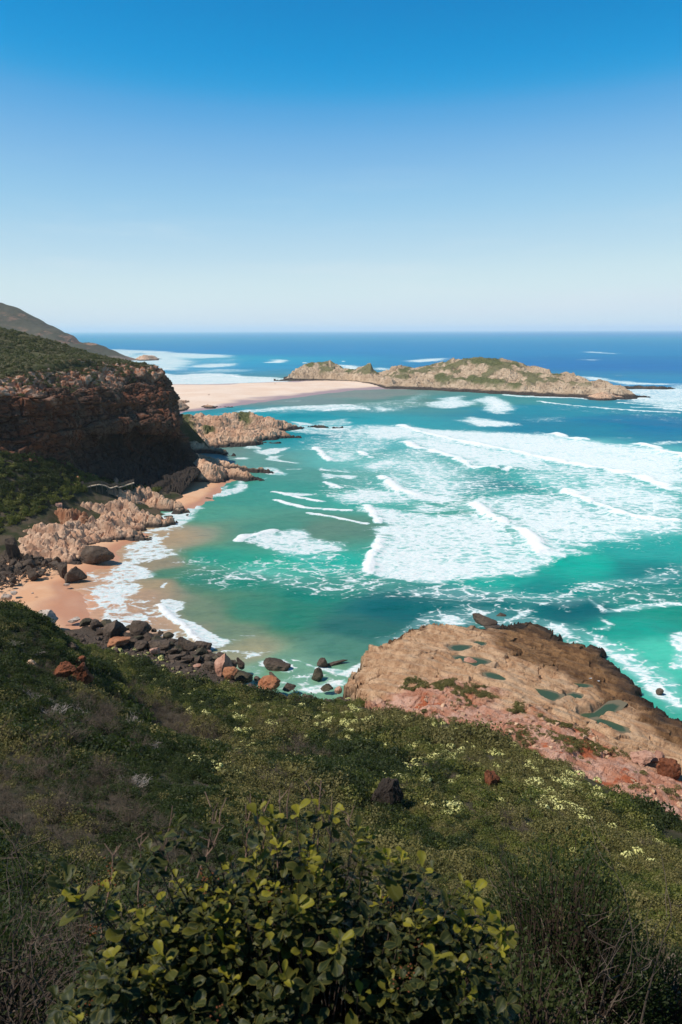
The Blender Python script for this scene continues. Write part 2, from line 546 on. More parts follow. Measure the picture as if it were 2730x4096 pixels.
    (C6((345, 30), (365, -5), (420, -10), (490, 18), (480, 50), (430, 65), (450, 95), (520, 120), (610, 170), (740, 222), (755, 242), (690, 262), (640, 292), (560, 232), (480, 162), (410, 112), (350, 62)), .94, .006),
    (C6((270, 200), (330, 150), (480, 170), (560, 232), (640, 300), (560, 300), (420, 240)), .55, .008),
    (C6((620, 310), (700, 280), (800, 280), (990, 288), (860, 332), (760, 335), (660, 330)), .62, .008),
    (C6((895, 350), (960, 345), (1050, 340), (1110, 390), (1070, 424), (980, 405), (910, 380)), .60, .006),
    (C6((1085, 340), (1220, 380), (1400, 392), (1500, 348), (1560, 370), (1420, 432), (1240, 405), (1130, 350)), .66, .006),
    (C6((1120, 520), (1240, 480), (1400, 440), (1420, 470), (1280, 520), (1200, 530)), .60, .006),
    (C6((700, 350), (900, 380), (900, 470), (1100, 440), (1240, 410), (1420, 470), (1200, 540), (900, 480)), .28, .01),
    # round the rock shelf
    (C4((630, 570), (655, 548), (690, 543), (760, 568), (755, 600), (700, 602), (650, 592)), .74, .014),
    (C4((430, 640), (470, 630), (500, 650), (470, 660)), .70, .010),
    (C4((1020, 585), (1060, 580), (1110, 585), (1165, 612), (1150, 640), (1080, 625)), .74, .014),
    (C4((1190, 628), (1260, 640), (1330, 690), (1400, 740), (1480, 800), (1568, 850), (1600, 890), (1568, 905), (1450, 850), (1400, 800), (1330, 745), (1270, 690)), .76, .014),
    (C4((1180, 600), (1280, 620), (1380, 700), (1480, 770), (1568, 800), (1568, 860), (1400, 750), (1250, 650)), .50, .01),
    (C4((1535, 612), (1580, 590), (1640, 620), (1640, 760), (1520, 745), (1545, 680)), .74, .014),
    (C4((1225, 495), (1290, 522), (1340, 512), (1480, 500), (1580, 488), (1580, 500), (1480, 515), (1330, 530), (1270, 530)), .70, .010),
    (C4((1255, 548), (1300, 570), (1290, 600), (1230, 600), (1280, 580)), .62, .010),
    (C4((900, 560), (960, 520), (975, 540), (920, 570)), .66, .010),
    (C4((560, 540), (760, 520), (1000, 560), (1200, 590), (1400, 680), (1568, 780), (1640, 900), (1568, 930), (1400, 830), (1250, 700), (1000, 620), (700, 600), (560, 600), (420, 680), (400, 640)), .38, .02),
    (C4((800, 490), (1180, 480), (1568, 440), (1640, 460), (1568, 500), (1100, 520)), .28, .02),
]
# wave fronts: line, height of the whitewater roll, half width in metres
CREST = [
    (C2((485, 435), (560, 462), (620, 475), (760, 505), (860, 525), (960, 543), (1060, 570), (1180, 590), (1300, 610), (1420, 640), (1568, 690)), 1.2, 4.5),
    (C2((1060, 472), (1080, 470), (1110, 480), (1175, 490)), 1.6, 4.5),
    (C2((1410, 512), (1440, 520), (1568, 552), (1640, 580)), 1.9, 5.0),
    (C2((510, 500), (545, 520), (640, 545), (700, 560), (740, 585), (780, 600), (838, 606)), 1.2, 3.6),
    (C2((1120, 688), (1180, 715), (1250, 745), (1320, 770), (1400, 790), (1530, 802)), 1.1, 3.2),
    (C4((770, 118), (830, 160), (900, 195), (960, 225), (1000, 255), (995, 280), (1040, 305), (1100, 318)), 1.2, 3.2),
    (C2((410, 635), (450, 660), (490, 685), (545, 705)), 1.0, 2.8),
    (C2((155, 520), (185, 550), (212, 572)), .8, 2.4),
    (C2((335, 538), (350, 550), (378, 560)), .7, 2.2),
    (C4((350, 118), (380, 140), (395, 185)), .7, 2.0),
    (C4((410, 240), (398, 270), (360, 325), (362, 380)), .8, 2.0),
    (C3((1250, 345), (1290, 320), (1430, 294)), .7, 2.0),
    (C6((350, 35), (365, 70), (420, 115), (490, 165), (570, 235), (640, 285)), .6, 1.2),
    (C4((0, 66), (90, 85), (180, 105)), .5, 1.5),
    (C4((0, 97), (60, 115), (130, 128), (290, 137)), .5, 1.6),
    (C4((130, 147), (250, 167), (350, 187)), .4, 1.2),
    (C4((190, 28), (245, 50)), .5, 1.6),
    (C1((1110, 552), (1300, 543), (1568, 527)), .8, 3.0),
    (C1((1460, 553), (1568, 540), (1650, 548)), .9, 3.0),
    (C2((200, 378), (260, 370), (330, 372)), .8, 2.6),
    (C1((820, 410), (1000, 395), (1100, 405)), 1.6, 6.0),
    (C8((340, 440), (480, 462), (760, 490), (1040, 512), (1250, 525), (1540, 540)), .5, 2.8),
    (C8((1010, 450), (1200, 468), (1568, 494)), .5, 2.8),
    (C8((1140, 490), (1400, 502), (1568, 518)), .5, 2.8),
    (C1((1290, 340), (1420, 336), (1568, 330)), .6, 3.0),
    (C2((880, 612), (930, 600), (1030, 608)), .4, 1.6),
]
# unbroken swells
SWELL = [
    (C8((760, 600), (1000, 640), (1240, 655), (1568, 690)), 1.3, 11),
    (C8((900, 560), (1200, 610), (1568, 650)), .7, 12),
    (C2((825, 610), (860, 602), (930, 606)), 1.5, 4.5),
    (C1((1180, 566), (1300, 575), (1450, 568)), 1.1, 7),
    (C2((60, 400), (180, 398), (300, 405)), .9, 7),
    (C1((950, 405), (1200, 380), (1280, 370)), 1.2, 10),
    (C4((420, 480), (640, 510), (900, 505), (1200, 500)), .7, 4),
]
WATER = [
    (400, 1335, 70, 130, 190), (1365, 1335, 45, 115, 185), (2600, 1335, 35, 105, 180), (1365, 1400, 15, 103, 178), (2500, 1450, 0, 98, 168),
    (700, 1450, 30, 130, 180), (2000, 1400, 10, 102, 175), (2650, 1560, 30, 125, 175), (2600, 1700, 0, 108, 148), (2200, 1640, 10, 130, 150), (2300, 1720, 0, 120, 145), (1900, 1600, 70, 140, 140),
    (1500, 1580, 130, 138, 128), (1200, 1600, 125, 140, 135), (1650, 1600, 105, 140, 130), (1100, 1660, 20, 138, 150), (1300, 1700, 20, 148, 158), (1500, 1760, 80, 165, 165), (1200, 1740, 0, 130, 140),
    (1000, 1850, 110, 150, 140), (850, 1830, 120, 140, 135), (1150, 1950, 70, 145, 130), (900, 1960, 60, 140, 125), (1100, 2120, 85, 138, 118), (800, 2050, 90, 150, 128), (1250, 1900, 95, 150, 138),
    (1500, 2000, 70, 160, 145), (1700, 1930, 90, 165, 155), (2000, 1950, 0, 118, 120), (2080, 1990, 10, 150, 138), (1900, 2040, 40, 140, 118), (2300, 1800, 120, 190, 190), (2200, 1950, 40, 165, 155), (1100, 2270, 0, 160, 130),
    (900, 2230, 40, 145, 120), (1300, 2240, 30, 165, 145), (1300, 2130, 110, 135, 115), (700, 2300, 95, 135, 110), (1300, 2370, 0, 122, 100), (1000, 2450, 65, 128, 100), (1000, 2330, 20, 125, 100), (1200, 2480, 30, 118, 92),
    (800, 2450, 120, 135, 105), (800, 2330, 60, 128, 105), (650, 2250, 150, 140, 110), (560, 2400, 178, 150, 118), (500, 2480, 185, 150, 118), (720, 2560, 165, 148, 112),
    (420, 2400, 214, 165, 128), (450, 2250, 210, 168, 132), (560, 2150, 200, 165, 130), (620, 2480, 182, 152, 118), (480, 2550, 200, 160, 125), (660, 2350, 165, 148, 112), (1000, 2600, 150, 150, 112), (900, 2530, 120, 135, 105), (1150, 2680, 135, 165, 140), (1300, 2700, 140, 170, 145), (1400, 2600, 90, 130, 110), (1480, 2520, 40, 100, 90), (1600, 2450, 0, 92, 92),
    (1900, 2420, 0, 102, 100), (2300, 2440, 0, 92, 95), (2000, 2320, 20, 160, 142), (2300, 2250, 0, 165, 145), (2150, 2350, 0, 130, 122), (2600, 2300, 0, 118, 115), (2600, 2200, 40, 160, 150), (2500, 2500, 10, 150, 130),
    (2650, 2600, 90, 195, 170), (2700, 2450, 0, 138, 116), (2600, 2380, 0, 120, 108), (600, 2150, 160, 145, 110), (500, 2300, 200, 160, 125), (950, 2000, 70, 142, 125), (760, 1930, 90, 148, 130), (1400, 1850, 110, 175, 168),
]
dep = np.concatenate([np.array([.02, .03, .045, .06, .08, .1, .13, .16, .2, .25]), np.arange(.3, 2.98, .045), np.arange(3, 27.6, .036), np.array([30, 36, 45, 60])])
th = np.concatenate([np.linspace(-80, -30, 30), np.arange(-29, 29.01, .085), np.linspace(30, 80, 30)])
RR = EYE / np.tan(np.radians(dep))
TT = np.radians(th)
gx = (RR[:, None] * np.sin(TT)[None]).ravel()
gy = (RR[:, None] * np.cos(TT)[None]).ravel()
sea_q = np.stack([gx, gy], 1)
gr = np.hypot(gx, gy)


def near_box(poly, m):
    lo, hi = poly.min(0) - m, poly.max(0) + m
    return np.where(((sea_q > lo) & (sea_q < hi)).all(1))[0]


foam = np.zeros(len(gx)); lift = np.zeros(len(gx)); roll = np.zeros(len(gx))
wob = np.stack([fbm(xyz(gx, gy) / s, 3, 200 + i) for i, s in enumerate((22.0, 22.0))], 1)
wob2 = np.stack([fbm(xyz(gx, gy) / s, 3, 210 + i) for i, s in enumerate((6.0, 6.0))], 1)
for pts, cover, soft in FOAM:
    P = flat(pts)
    r = np.hypot(*P.mean(0))
    s = max(soft * r * 1.5, 1.0)
    idx = near_box(P, s * 3 + 10)
    q = sea_q[idx] + wob[idx] * min(s * .55, 5) + wob2[idx] * min(s * .25, 1.6)
    v = cover * smooth01(-s * .5, s * .5, poly_sd(q, P))
    foam[idx] = 1 - (1 - foam[idx]) * (1 - v) if cover < .3 else np.maximum(foam[idx], v)
for pts, hgt, wid in CREST:
    P = flat(pts)
    idx = near_box(P, wid * 4)
    q = sea_q[idx] + wob2[idx] * wid * .35
    d, _, _ = line_dist(q, P)
    lump = 0.75 + 0.5 * vnoise(xyz(gx[idx], gy[idx]) / (wid * 1.5), 31)
    g = np.exp(-(d / wid) ** 2)
    lift[idx] = np.maximum(lift[idx], hgt * g * lump)
    roll[idx] = np.maximum(roll[idx], smooth01(.25, .7, g * (lump + .25)))
for pts, hgt, wid in SWELL:
    P = flat(pts)
    idx = near_box(P, wid * 4)
    d, _, _ = line_dist(sea_q[idx] + wob[idx] * 2, P)
    lift[idx] += hgt * np.exp(-(d / wid) ** 2)
foam = np.maximum(foam, roll)
fade = np.clip(1.2 - gr / 900, 0, 1)
chop = fbm(xyz(gx * .8, gy * 1.2) / 9.0, 4, 77) * .22 + fbm(xyz(gx, gy) / 2.2, 2, 79) * .06
foam_lump = fbm(xyz(gx, gy) / 3.0, 3, 81) * .14 * foam
lift += (chop * (1 - .5 * foam) + foam_lump) * fade
# colour of the water itself, from sand-clouded shallows to the deep
wp = np.array(WATER, float)
wq = flat(wp[:, :2])
wl = np.stack([np.arctan2(wq[:, 0], wq[:, 1]) * 1.0, np.log(np.hypot(*wq.T))], 1)
wc = np.array([srgb(*w[2:]) for w in wp])
gl = np.stack([np.arctan2(gx, gy), np.log(gr)], 1)
gl = gl + np.stack([fbm(xyz(gx, gy) / 30.0, 4, 300), fbm(xyz(gx, gy) / 30.0, 4, 310)], 1) * np.array([.02, .022])
num = np.zeros((len(gx), 3)); den = np.zeros(len(gx))
for i in range(len(wp)):
    d2 = ((gl - wl[i]) ** 2 * np.array([1.0, 1.0])).sum(1)
    w = 1 / (d2 + 2e-4) ** 2
    num += w[:, None] * wc[i]; den += w
wcol = num / den[:, None]

k = NT("sea_water")
p = k.pos()
fo = k.attr('foam')
na = k.noise(.16, 6, .68, stretch=(.55, 1, 1), dist=.6)
nb = k.noise(.75, 5, .65, stretch=(.6, 1, 1), dist=.8)
nc = k.noise(.05, 4, .6, dist=.5)
nd = k.noise(.016, 5, .62, stretch=(.3, 1, 1), dist=.4)
nn = k.math('ADD', k.math('ADD', k.math('MULTIPLY', na, .37), k.math('MULTIPLY', nb, .31)), k.math('ADD', k.math('MULTIPLY', nc, .12), k.math('MULTIPLY', nd, .20)))
thr = k.n('ShaderNodeMapRange', {'Value': fo, 'From Min': 0.0, 'From Max': 1.0, 'To Min': .655, 'To Max': .385})
vd = k.n('ShaderNodeVectorMath', {0: k.pos(), 1: (.7, 1, 1)}, operation='MULTIPLY').outputs[0]
vw = k.n('ShaderNodeTexNoise', {'Vector': vd, 'Scale': .22, 'Detail': 3}).outputs['Color']
vp = k.n('ShaderNodeVectorMath', {0: vw, 1: (7, 7, 0), 2: vd}, operation='MULTIPLY_ADD').outputs[0]
lace = k.n('ShaderNodeTexVoronoi', {'Vector': vp, 'Scale': .26}, feature='DISTANCE_TO_EDGE', voronoi_dimensions='2D').outputs['Distance']
lace2 = k.n('ShaderNodeTexVoronoi', {'Vector': vp, 'Scale': .75}, feature='DISTANCE_TO_EDGE', voronoi_dimensions='2D').outputs['Distance']
nn = k.math('ADD', nn, k.math('ADD', k.step(lace, .0, .30, .055, -.05), k.step(lace2, .0, .3, .035, -.035)))
cov = k.step(k.math('SUBTRACT', nn, thr), -.05, .06)
cov = k.math('MULTIPLY', cov, k.step(fo, .02, .14))
cap = k.step(k.noise(.045, 6, .75, stretch=(.4, 1, 1)), .655, .70, 0, .8)
cov = k.math('MAXIMUM', cov, cap)
base = k.attr('water', True)
tint = k.noise(.02, 5, .6, stretch=(.5, 1, 1))
base = k.mix(k.step(tint, .35, .7, 0, .35), base, k.mix(1.0, base, (.62, .74, .8), 'MULTIPLY'))
ripple = k.noise(.35, 6, .7, stretch=(.45, 1, 1))
base = k.mix(k.step(ripple, .42, .7, 0, .45), base, k.mix(1.0, base, (.55, .66, .72), 'MULTIPLY'))
wsep = k.n('ShaderNodeSeparateColor', {0: k.attr('water', True)})
clear = k.step(k.math('SUBTRACT', wsep.outputs[1], wsep.outputs[0]), -.02, .10)
base = k.mix(k.math('MULTIPLY', k.math('MULTIPLY', k.step(fo, .12, .8), .55), clear), base, (.42, .72, .68))
far = k.math('MULTIPLY', k.step(k.noise(.011, 7, .72, stretch=(.35, 1, 1)), .5, .72), .5)
base = k.mix(far, base, k.mix(1.0, base, (.6, .72, .82), 'MULTIPLY'))
hw = k.math('ADD', k.noise(.5, 6, .65, stretch=(.5, 1, 1)), k.math('MULTIPLY', k.noise(.06, 5, .6, stretch=(.4, 1, 1)), 3.0))
k.bump(hw, .55, .9)
bn = k.b.inputs['Normal'].links[0].from_socket
wd = k.n('ShaderNodeBsdfDiffuse', {'Color': base, 'Normal': bn})
wg = k.n('ShaderNodeBsdfGlossy', {'Color': (1, 1, 1), 'Roughness': .28, 'Normal': bn})
fr = k.n('ShaderNodeFresnel', {'IOR': 1.33, 'Normal': bn})
ws = k.n('ShaderNodeMixShader', {0: k.math('MULTIPLY', fr, .13), 1: wd, 2: wg})
k.t.nodes.remove(k.b)
fcol = k.mix(k.step(k.noise(1.4, 5, .7, stretch=(.6, 1, 1), dist=.5), .44, .64, 0, .9), (.74, .755, .735), (.46, .64, .62))
fcol = k.mix(k.step(fo, .93, 1.0), fcol, (.78, .79, .77))
fm = k.n('ShaderNodeBsdfDiffuse', {'Color': fcol, 'Roughness': .5})
fb = k.n('ShaderNodeBump', {'Height': nb, 'Strength': .45, 'Distance': 1.0})
k.t.links.new(fb.outputs[0], fm.inputs['Normal'])
mx = k.n('ShaderNodeMixShader', {0: cov, 1: ws, 2: fm})
k.t.links.new(mx.outputs[0], k.out.inputs['Surface'])
SEA_MAT = k.m
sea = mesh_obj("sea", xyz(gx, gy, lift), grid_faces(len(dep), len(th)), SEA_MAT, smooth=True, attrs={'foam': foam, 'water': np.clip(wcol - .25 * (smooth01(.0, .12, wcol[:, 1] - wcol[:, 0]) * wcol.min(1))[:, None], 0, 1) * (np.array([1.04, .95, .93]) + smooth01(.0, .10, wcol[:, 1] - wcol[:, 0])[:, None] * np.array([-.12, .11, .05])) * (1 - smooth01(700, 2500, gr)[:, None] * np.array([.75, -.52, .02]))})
tag(sea, "turquoise bay and blue ocean with white breaking surf", kind='structure')

# ------------------------------------------------------------------ the hillside in front
def cp(sx, sy, y=None, z=None):
    return tuple(at_y(sx, sy, y)) if y is not None else tuple(at_z(sx, sy, z))


SHELF_EDGE = C9((200, 580), (215, 530), (290, 500), (350, 415), (400, 380), (470, 330), (600, 290), (640, 240), (760, 218), (800, 150), (940, 118), (1100, 145), (1250, 150), (1400, 145), (1440, 100), (1568, 100)) + \
    C4((1000, 583), (1060, 612), (1130, 638), (1200, 648), (1280, 690), (1340, 750), (1400, 790), (1450, 850), (1568, 930), (1750, 1030))
SHELF_BACK = [(2900, 3500), (2730, 3330), (2500, 3190), (2200, 3030), (1900, 2910), (1700, 2850), (1500, 2810)]
SHELF_CTRL = [(1402, 2735, 3.0), (1480, 2680, 4.5), (1540, 2640, 5), (1620, 2590, 4.6), (1720, 2530, 4.2), (1860, 2530, 3.4), (2010, 2530, 2.6), (2060, 2506, 2.4), (2140, 2512, 2.0), (2243, 2568, 1.9), (2347, 2580, 1.6), (2430, 2620, 1.5), (2493, 2680, 1.4), (2555, 2725, 1.4), (2607, 2790, 1.4), (2730, 2880, 1.4),
              (1700, 2610, 5.0), (1900, 2600, 4.6), (2100, 2600, 3.6), (2300, 2680, 2.6), (2450, 2760, 1.9), (2560, 2850, 1.9), (2700, 2980, 2.4), (1560, 2690, 5.4), (1480, 2740, 5.2), (1700, 2690, 5.6), (1900, 2700, 5.2), (2050, 2720, 4.8), (2190, 2785, 3.9), (2330, 2850, 3.3), (2440, 2900, 3.2), (2620, 3000, 4.0),
              (1720, 2740, 6.6), (2000, 2790, 6.6), (2200, 2880, 6.6), (2400, 2960, 6.4), (2600, 3060, 6.6), (2730, 3130, 6.6), (1500, 2790, 6.2), (1700, 2800, 7.4), (1900, 2870, 8.6), (2200, 2990, 9.2), (2500, 3150, 9.2), (2730, 3290, 9.0), (2900, 3420, 9.0)]
shelf_pts = [cp(a, b, z=c) for a, b, c in SHELF_CTRL]
shelf_tps = TPS(shelf_pts, .002)
EDGE_XY = np.array([cp(a, b, z=1.6)[:2] for a, b in SHELF_EDGE])
BACK_XY = np.array([cp(a, b, z=9.3)[:2] for a, b in SHELF_BACK])
SHELF_POLY = np.concatenate([EDGE_XY, BACK_XY])

HILL = [
    # toe of the slope along the shore, left to right
    cp(230, 2545, z=4.5), cp(330, 2560, z=4.2), (-47, 158, 2.5), cp(560, 2590, z=4.5), cp(700, 2640, z=4.5), cp(870, 2710, z=4.5), cp(1080, 2770, z=4.5), cp(1270, 2785, z=4.5), cp(1390, 2790, z=4.5),
    # in front of the shelf
    cp(1500, 2815, z=7), cp(1700, 2830, z=8.2), cp(1900, 2895, z=9.2), cp(2200, 3015, z=9.9), cp(2500, 3175, z=9.9), cp(2730, 3310, z=9.9), cp(2950, 3450, z=10),
    # the open slope
    cp(1365, 3000, y=85), cp(1365, 3400, y=48), cp(1365, 3800, y=27), cp(700, 2800, y=103), cp(900, 2900, y=93), cp(1100, 2900, y=96),
    cp(500, 2730, y=112), cp(560, 2900, y=89), cp(700, 2960, y=85), cp(2000, 3200, y=68), cp(2000, 3600, y=40), cp(2400, 3800, y=30), cp(2730, 3600, y=41), cp(2730, 3900, y=28), cp(1700, 3100, y=75), cp(1700, 3500, y=44),
    # the spur on the left
    cp(0, 2425, y=95), cp(90, 2455, y=98), cp(170, 2510, y=99), cp(250, 2570, y=97), cp(300, 2690, y=86), cp(345, 2790, y=77), cp(450, 2900, y=70), cp(600, 2985, y=66), cp(760, 3060, y=62), cp(900, 3130, y=58),
    cp(0, 2800, y=68), cp(0, 3100, y=48), cp(0, 3500, y=27), cp(200, 3050, y=53), cp(450, 3200, y=47), cp(750, 3250, y=48), cp(1000, 3300, y=48), cp(450, 3500, y=30), cp(-200, 2480, y=96),
    # behind the spur the ground falls to the beach
    (-62, 122, 12), (-75, 140, 6), (-95, 120, 24), (-85, 155, 3.0), (-45, 135, 5.0), (-110, 160, 12),
    # the brow under the viewer
    (0, 0, 58.4), (-3, 0, 58.4), (3, 0, 58.3), (0, 2.6, 56.6), (0, 5, 54.3), (-2.2, 5.2, 54.5), (2.2, 6.2, 52.8), (2.9, 7.2, 53.0), (0, 9, 50.3), (-4, 9, 51), (4, 9, 50.2), (0, 15, 44.6), (-7, 15, 46), (7, 15, 44), (0, -6, 60), (8, -3, 59), (-8, -3, 59), (0, -20, 64),
    (-60, 30, 46), (-60, 0, 60), (60, 0, 50), (60, 30, 26), (80, 60, 10), (-100, 60, 46), (-120, 110, 30), (40, -20, 60),
]
hill_tps = TPS(HILL, .0004)
SCRUB_EDGE = [(-300, 2560), (100, 2540), (330, 2560), (400, 2580), (540, 2608), (610, 2622), (709, 2672), (821, 2693), (919, 2721), (1031, 2749), (1137, 2777), (1270, 2777), (1382, 2770), (1460, 2765)]
SHORE_XY = np.array([cp(a, b + 14, z=4.6)[:2] for a, b in SCRUB_EDGE])
SCRUB_XY = np.array([cp(a, b + 34, z=5.2)[:2] for a, b in SCRUB_EDGE])


def hill_z(x, y, detail=True):
    x = np.atleast_1d(np.asarray(x, float)); y = np.atleast_1d(np.asarray(y, float))
    z = hill_tps(x, y)
    q = np.stack([x, y], 1)
    # sink below the shelf and, past the toe, below the beach and sea
    z = np.where(y > 45, z - 2.4 * smooth01(-1.2, 3, poly_sd(q, SHELF_POLY)), z)
    r = np.hypot(x, y)
    if detail:
        p = xyz(x, y)
        z = z + fbm(p / 14.0, 3, 401) * .55 * smooth01(12, 45, r) + fbm(p / 3.0, 3, 402) * .22 * smooth01(4, 18, r)
    sy = np.interp(x, SHORE_XY[:, 0], SHORE_XY[:, 1])
    over = y - sy
    z = np.where((over > 0) & (x < 10), np.maximum(z - over * .8, np.minimum(2.9 - 2.7 * smooth01(-24, -12, x) - over * .15, z)), z)
    return z


rr = np.concatenate([np.arange(0, 8, .25), np.arange(8, 40, .5), np.arange(40, 175, .8)])
tt = np.radians(np.concatenate([np.arange(-90, -32, 2.0), np.arange(-32, 38, .4), np.arange(38, 91, 2.0)]))
hx = (rr[:, None] * np.sin(tt)[None]).ravel(); hy = (rr[:, None] * np.cos(tt)[None]).ravel() - 4
hz = hill_z(hx, hy)
k = NT("hillside_soil")
n1 = k.noise(.6, 5, .6); n2 = k.noise(4.0, 4, .7)
col = k.mix(k.step(n1, .4, .6), (.05, .048, .022), (.085, .068, .045))
col = k.mix(k.step(n2, .5, .7), col, (.035, .042, .016))
col = k.mix(k.attr("shore"), col, k.mix(k.step(n2, .4, .65), (.10, .075, .056), (.038, .03, .024)))
k.bump(n2, .6, .2)
SOIL = k.done(col, .95, .1)
h_shore = smooth01(-1.5, 1.5, hy - np.interp(hx, SCRUB_XY[:, 0], SCRUB_XY[:, 1])) * (hx < 12)
hz = hz + h_shore * fbm(xyz(hx, hy) / 1.6, 3, 405) * .35
hill = mesh_obj("hillside", xyz(hx, hy, hz), grid_faces(len(rr), len(tt), hz > -2.5), SOIL, smooth=True, attrs=dict(shore=h_shore))
tag(hill, "steep scrub covered hillside falling to the shore", kind='structure')

# ------------------------------------------------------------------ sand
k = NT("beach_sand")
n1 = k.noise(.12, 5, .55); n2 = k.noise(2.5, 4, .6)
col = k.mix(k.step(n1, .35, .65), srgb(238, 190, 150) * .80, srgb(232, 176, 134) * .80)
col = k.mix(k.step(n2, .45, .75, 0, .3), col, srgb(205, 155, 118) * .78)
zz = k.n('ShaderNodeSeparateXYZ', {0: k.pos()}).outputs['Z']
wetz = k.step(k.math('ADD', zz, k.math('MULTIPLY', k.math('SUBTRACT', n1, .5), .5)), .18, .5, 1, 0)
col = k.mix(wetz, col, k.mix(1.0, col, (.80, .70, .72), 'MULTIPLY'))
k.bump(k.math('ADD', n2, k.noise(.5, 4)), .25, .12)
SAND = k.done(col, k.math('SUBTRACT', .95, k.math('MULTIPLY', wetz, .5)), .3)
k = NT("pale_sand")
n1 = k.noise(.03, 5, .55); n2 = k.noise(.3, 5, .6)
col = k.mix(k.step(n1, .35, .65), srgb(250, 224, 200) * .82, srgb(244, 212, 184) * .82)
col = k.mix(k.step(n2, .55, .75, 0, .35), col, srgb(225, 190, 160) * .8)
zz = k.n('ShaderNodeSeparateXYZ', {0: k.pos()}).outputs['Z']
wetz = k.step(k.math('ADD', zz, k.math('MULTIPLY', k.math('SUBTRACT', n1, .5), .6)), .3, .85, 1, 0)
col = k.mix(wetz, col, srgb(196, 170, 172) * .62)
k.bump(n2, .25, .6)
PALE_SAND = k.done(col, .9, .3)


def sand_sheet(name, outline, mat, slope, top, res, label, extra=None, fold=None):
    P = flat(outline)
    lo, hi = P.min(0) - 12 * res, P.max(0) + 12 * res
    X, Y = np.meshgrid(np.arange(lo[0], hi[0], res), np.arange(lo[1], hi[1], res))
    q = np.stack([X.ravel(), Y.ravel()], 1)
    w = np.stack([fbm(xyz(q[:, 0], q[:, 1]) / (res * 14), 3, 500), fbm(xyz(q[:, 0], q[:, 1]) / (res * 14), 3, 501)], 1) * res * 1.6
    sd = poly_sd(q + w, P)
    z = np.where(sd > 0, top * (1 - np.exp(-sd * slope / top)), sd * .12)
    z = z + fbm(xyz(q[:, 0], q[:, 1]) / (res * 20), 4, 510) * .12 * np.clip(sd / (6 * res), 0, 1) * top
    v, f, _ = compact(xyz(q[:, 0], q[:, 1], z), grid_faces(*X.shape, z > -1.6))
    return tag(mesh_obj(name, v, f, mat, smooth=True), label, kind='structure')


sand_sheet("beach", C5((1150, 175), (960, 258), (915, 355), (850, 430), (760, 480), (650, 520), (560, 560), (600, 620), (600, 690), (690, 790), (760, 850), (760, 1000), (500, 1100), (-700, 1100), (-700, 100), (300, -100), (900, 60)), SAND, .075, 2.0, .7,
           "orange sand beach under the cliff with a wet tide edge")
sand_sheet("cove_beach", C3((1235, 10), (1190, 60), (1130, 95), (1080, 140), (1000, 175), (950, 195), (870, 190), (850, 60), (950, -40), (1100, -60), (1200, -20)), SAND, .09, 2.2, .7,
           "small crescent of orange sand between two rocky points")
sand_sheet("sand_bar", [(640, 1537), (800, 1538), (930, 1534), (1140, 1526), (1300, 1512), (1700, 1512), (1720, 1559), (1540, 1556), (1400, 1562), (1250, 1582), (1100, 1601), (960, 1622), (840, 1638), (740, 1652), (640, 1660), (500, 1660), (500, 1540)], PALE_SAND, .035, 2.8, 2.2,
           "pale sand bar joining the island to the mainland")

# ------------------------------------------------------------------ rock: the wave-cut shelf
lo, hi = SHELF_POLY.min(0) - 3, np.minimum(SHELF_POLY.max(0) + 3, (95, 190))
res = .19
X, Y = np.meshgrid(np.arange(lo[0], hi[0], res), np.arange(lo[1], hi[1], res))
x, y = X.ravel(), Y.ravel()
q = np.stack([x, y], 1)
wv = np.stack([fbm(xyz(x, y) / 5, 4, 601), fbm(xyz(x, y) / 5, 4, 602)], 1) * 1.5
sd = poly_sd(q + wv, SHELF_POLY)
sea_d, _, _ = line_dist(q + wv, EDGE_XY)
sea_d = np.where(sd > 0, sea_d, -sea_d)
zb = shelf_tps(x, y)
pb = xyz(x, y, zb)
fr = frame(-38, 16)
b1, e1, r1 = blocks(pb * 1.0, fr, .8, 6.5, 3.2, 61)
b2, e2, r2 = blocks(pb * 1.0, fr, .35, 2.0, 1.1, 67)
inland = smooth01(5.6, 7.2, zb + fbm(xyz(x, y) / 6, 3, 640) * 1.0)
z = zb + (b1 - .5) * .8 + (b2 - .5) * .22 - .22 * (1 - smooth01(0, .2, e1)) * smooth01(-.2, .3, fbm(pb / 8, 2, 671)) - .05 * (1 - smooth01(0, .15, e2)) + fbm(pb / 1.6, 4, 630) * .16
# long bedding steps running with the strike
z += fbm(pb / 7.0, 3, 678) * .4
bd_ = flat(CA((460, 130)))[0] - flat(CA((180, 60)))[0]; bd_ /= np.linalg.norm(bd_)
BN = np.array([-bd_[1], bd_[0]])
bed = -(q @ BN + fbm(xyz(x, y) / 9, 3, 633) * 1.1) / 2.6
bf = bed % 1
z += np.where(bf < .85, bf / .85 - .5, (1 - bf) / .15 - .5) * .85 * (1 - inland * .6) * (.5 + .6 * vnoise(pb / 7, 677))
z += inland * (fbm(pb / 3.0, 4, 645) * .55)
# open joints: long ones with the bedding, short ones across
def joints(coord, period, w, gate):
    f_ = coord / period
    c_ = np.abs(f_ - np.round(f_)) * period
    return (1 - smooth01(w * .5, w, c_)) * gate


j1 = joints(q @ BN + fbm(xyz(x, y) / 8, 3, 681) * 1.6, 2.9, .26, smooth01(-.25, .1, vnoise(xyz(x, y) / 4.5, 682)))
j2 = joints(q @ BN + fbm(xyz(x, y) / 5, 3, 683) * 1.1 + 1.3, 1.35, .2, smooth01(.05, .3, vnoise(xyz(x, y) / 3.5, 684)))
j3 = joints(q @ bd_ + fbm(xyz(x, y) / 6, 3, 685) * 2.4, 6.5, .3, smooth01(0, .25, vnoise(xyz(x, y) / 5, 686)))
crack = np.clip(j1 + .6 * j2 + j3, 0, 1) * (1 - .6 * inland)
z -= crack * .55
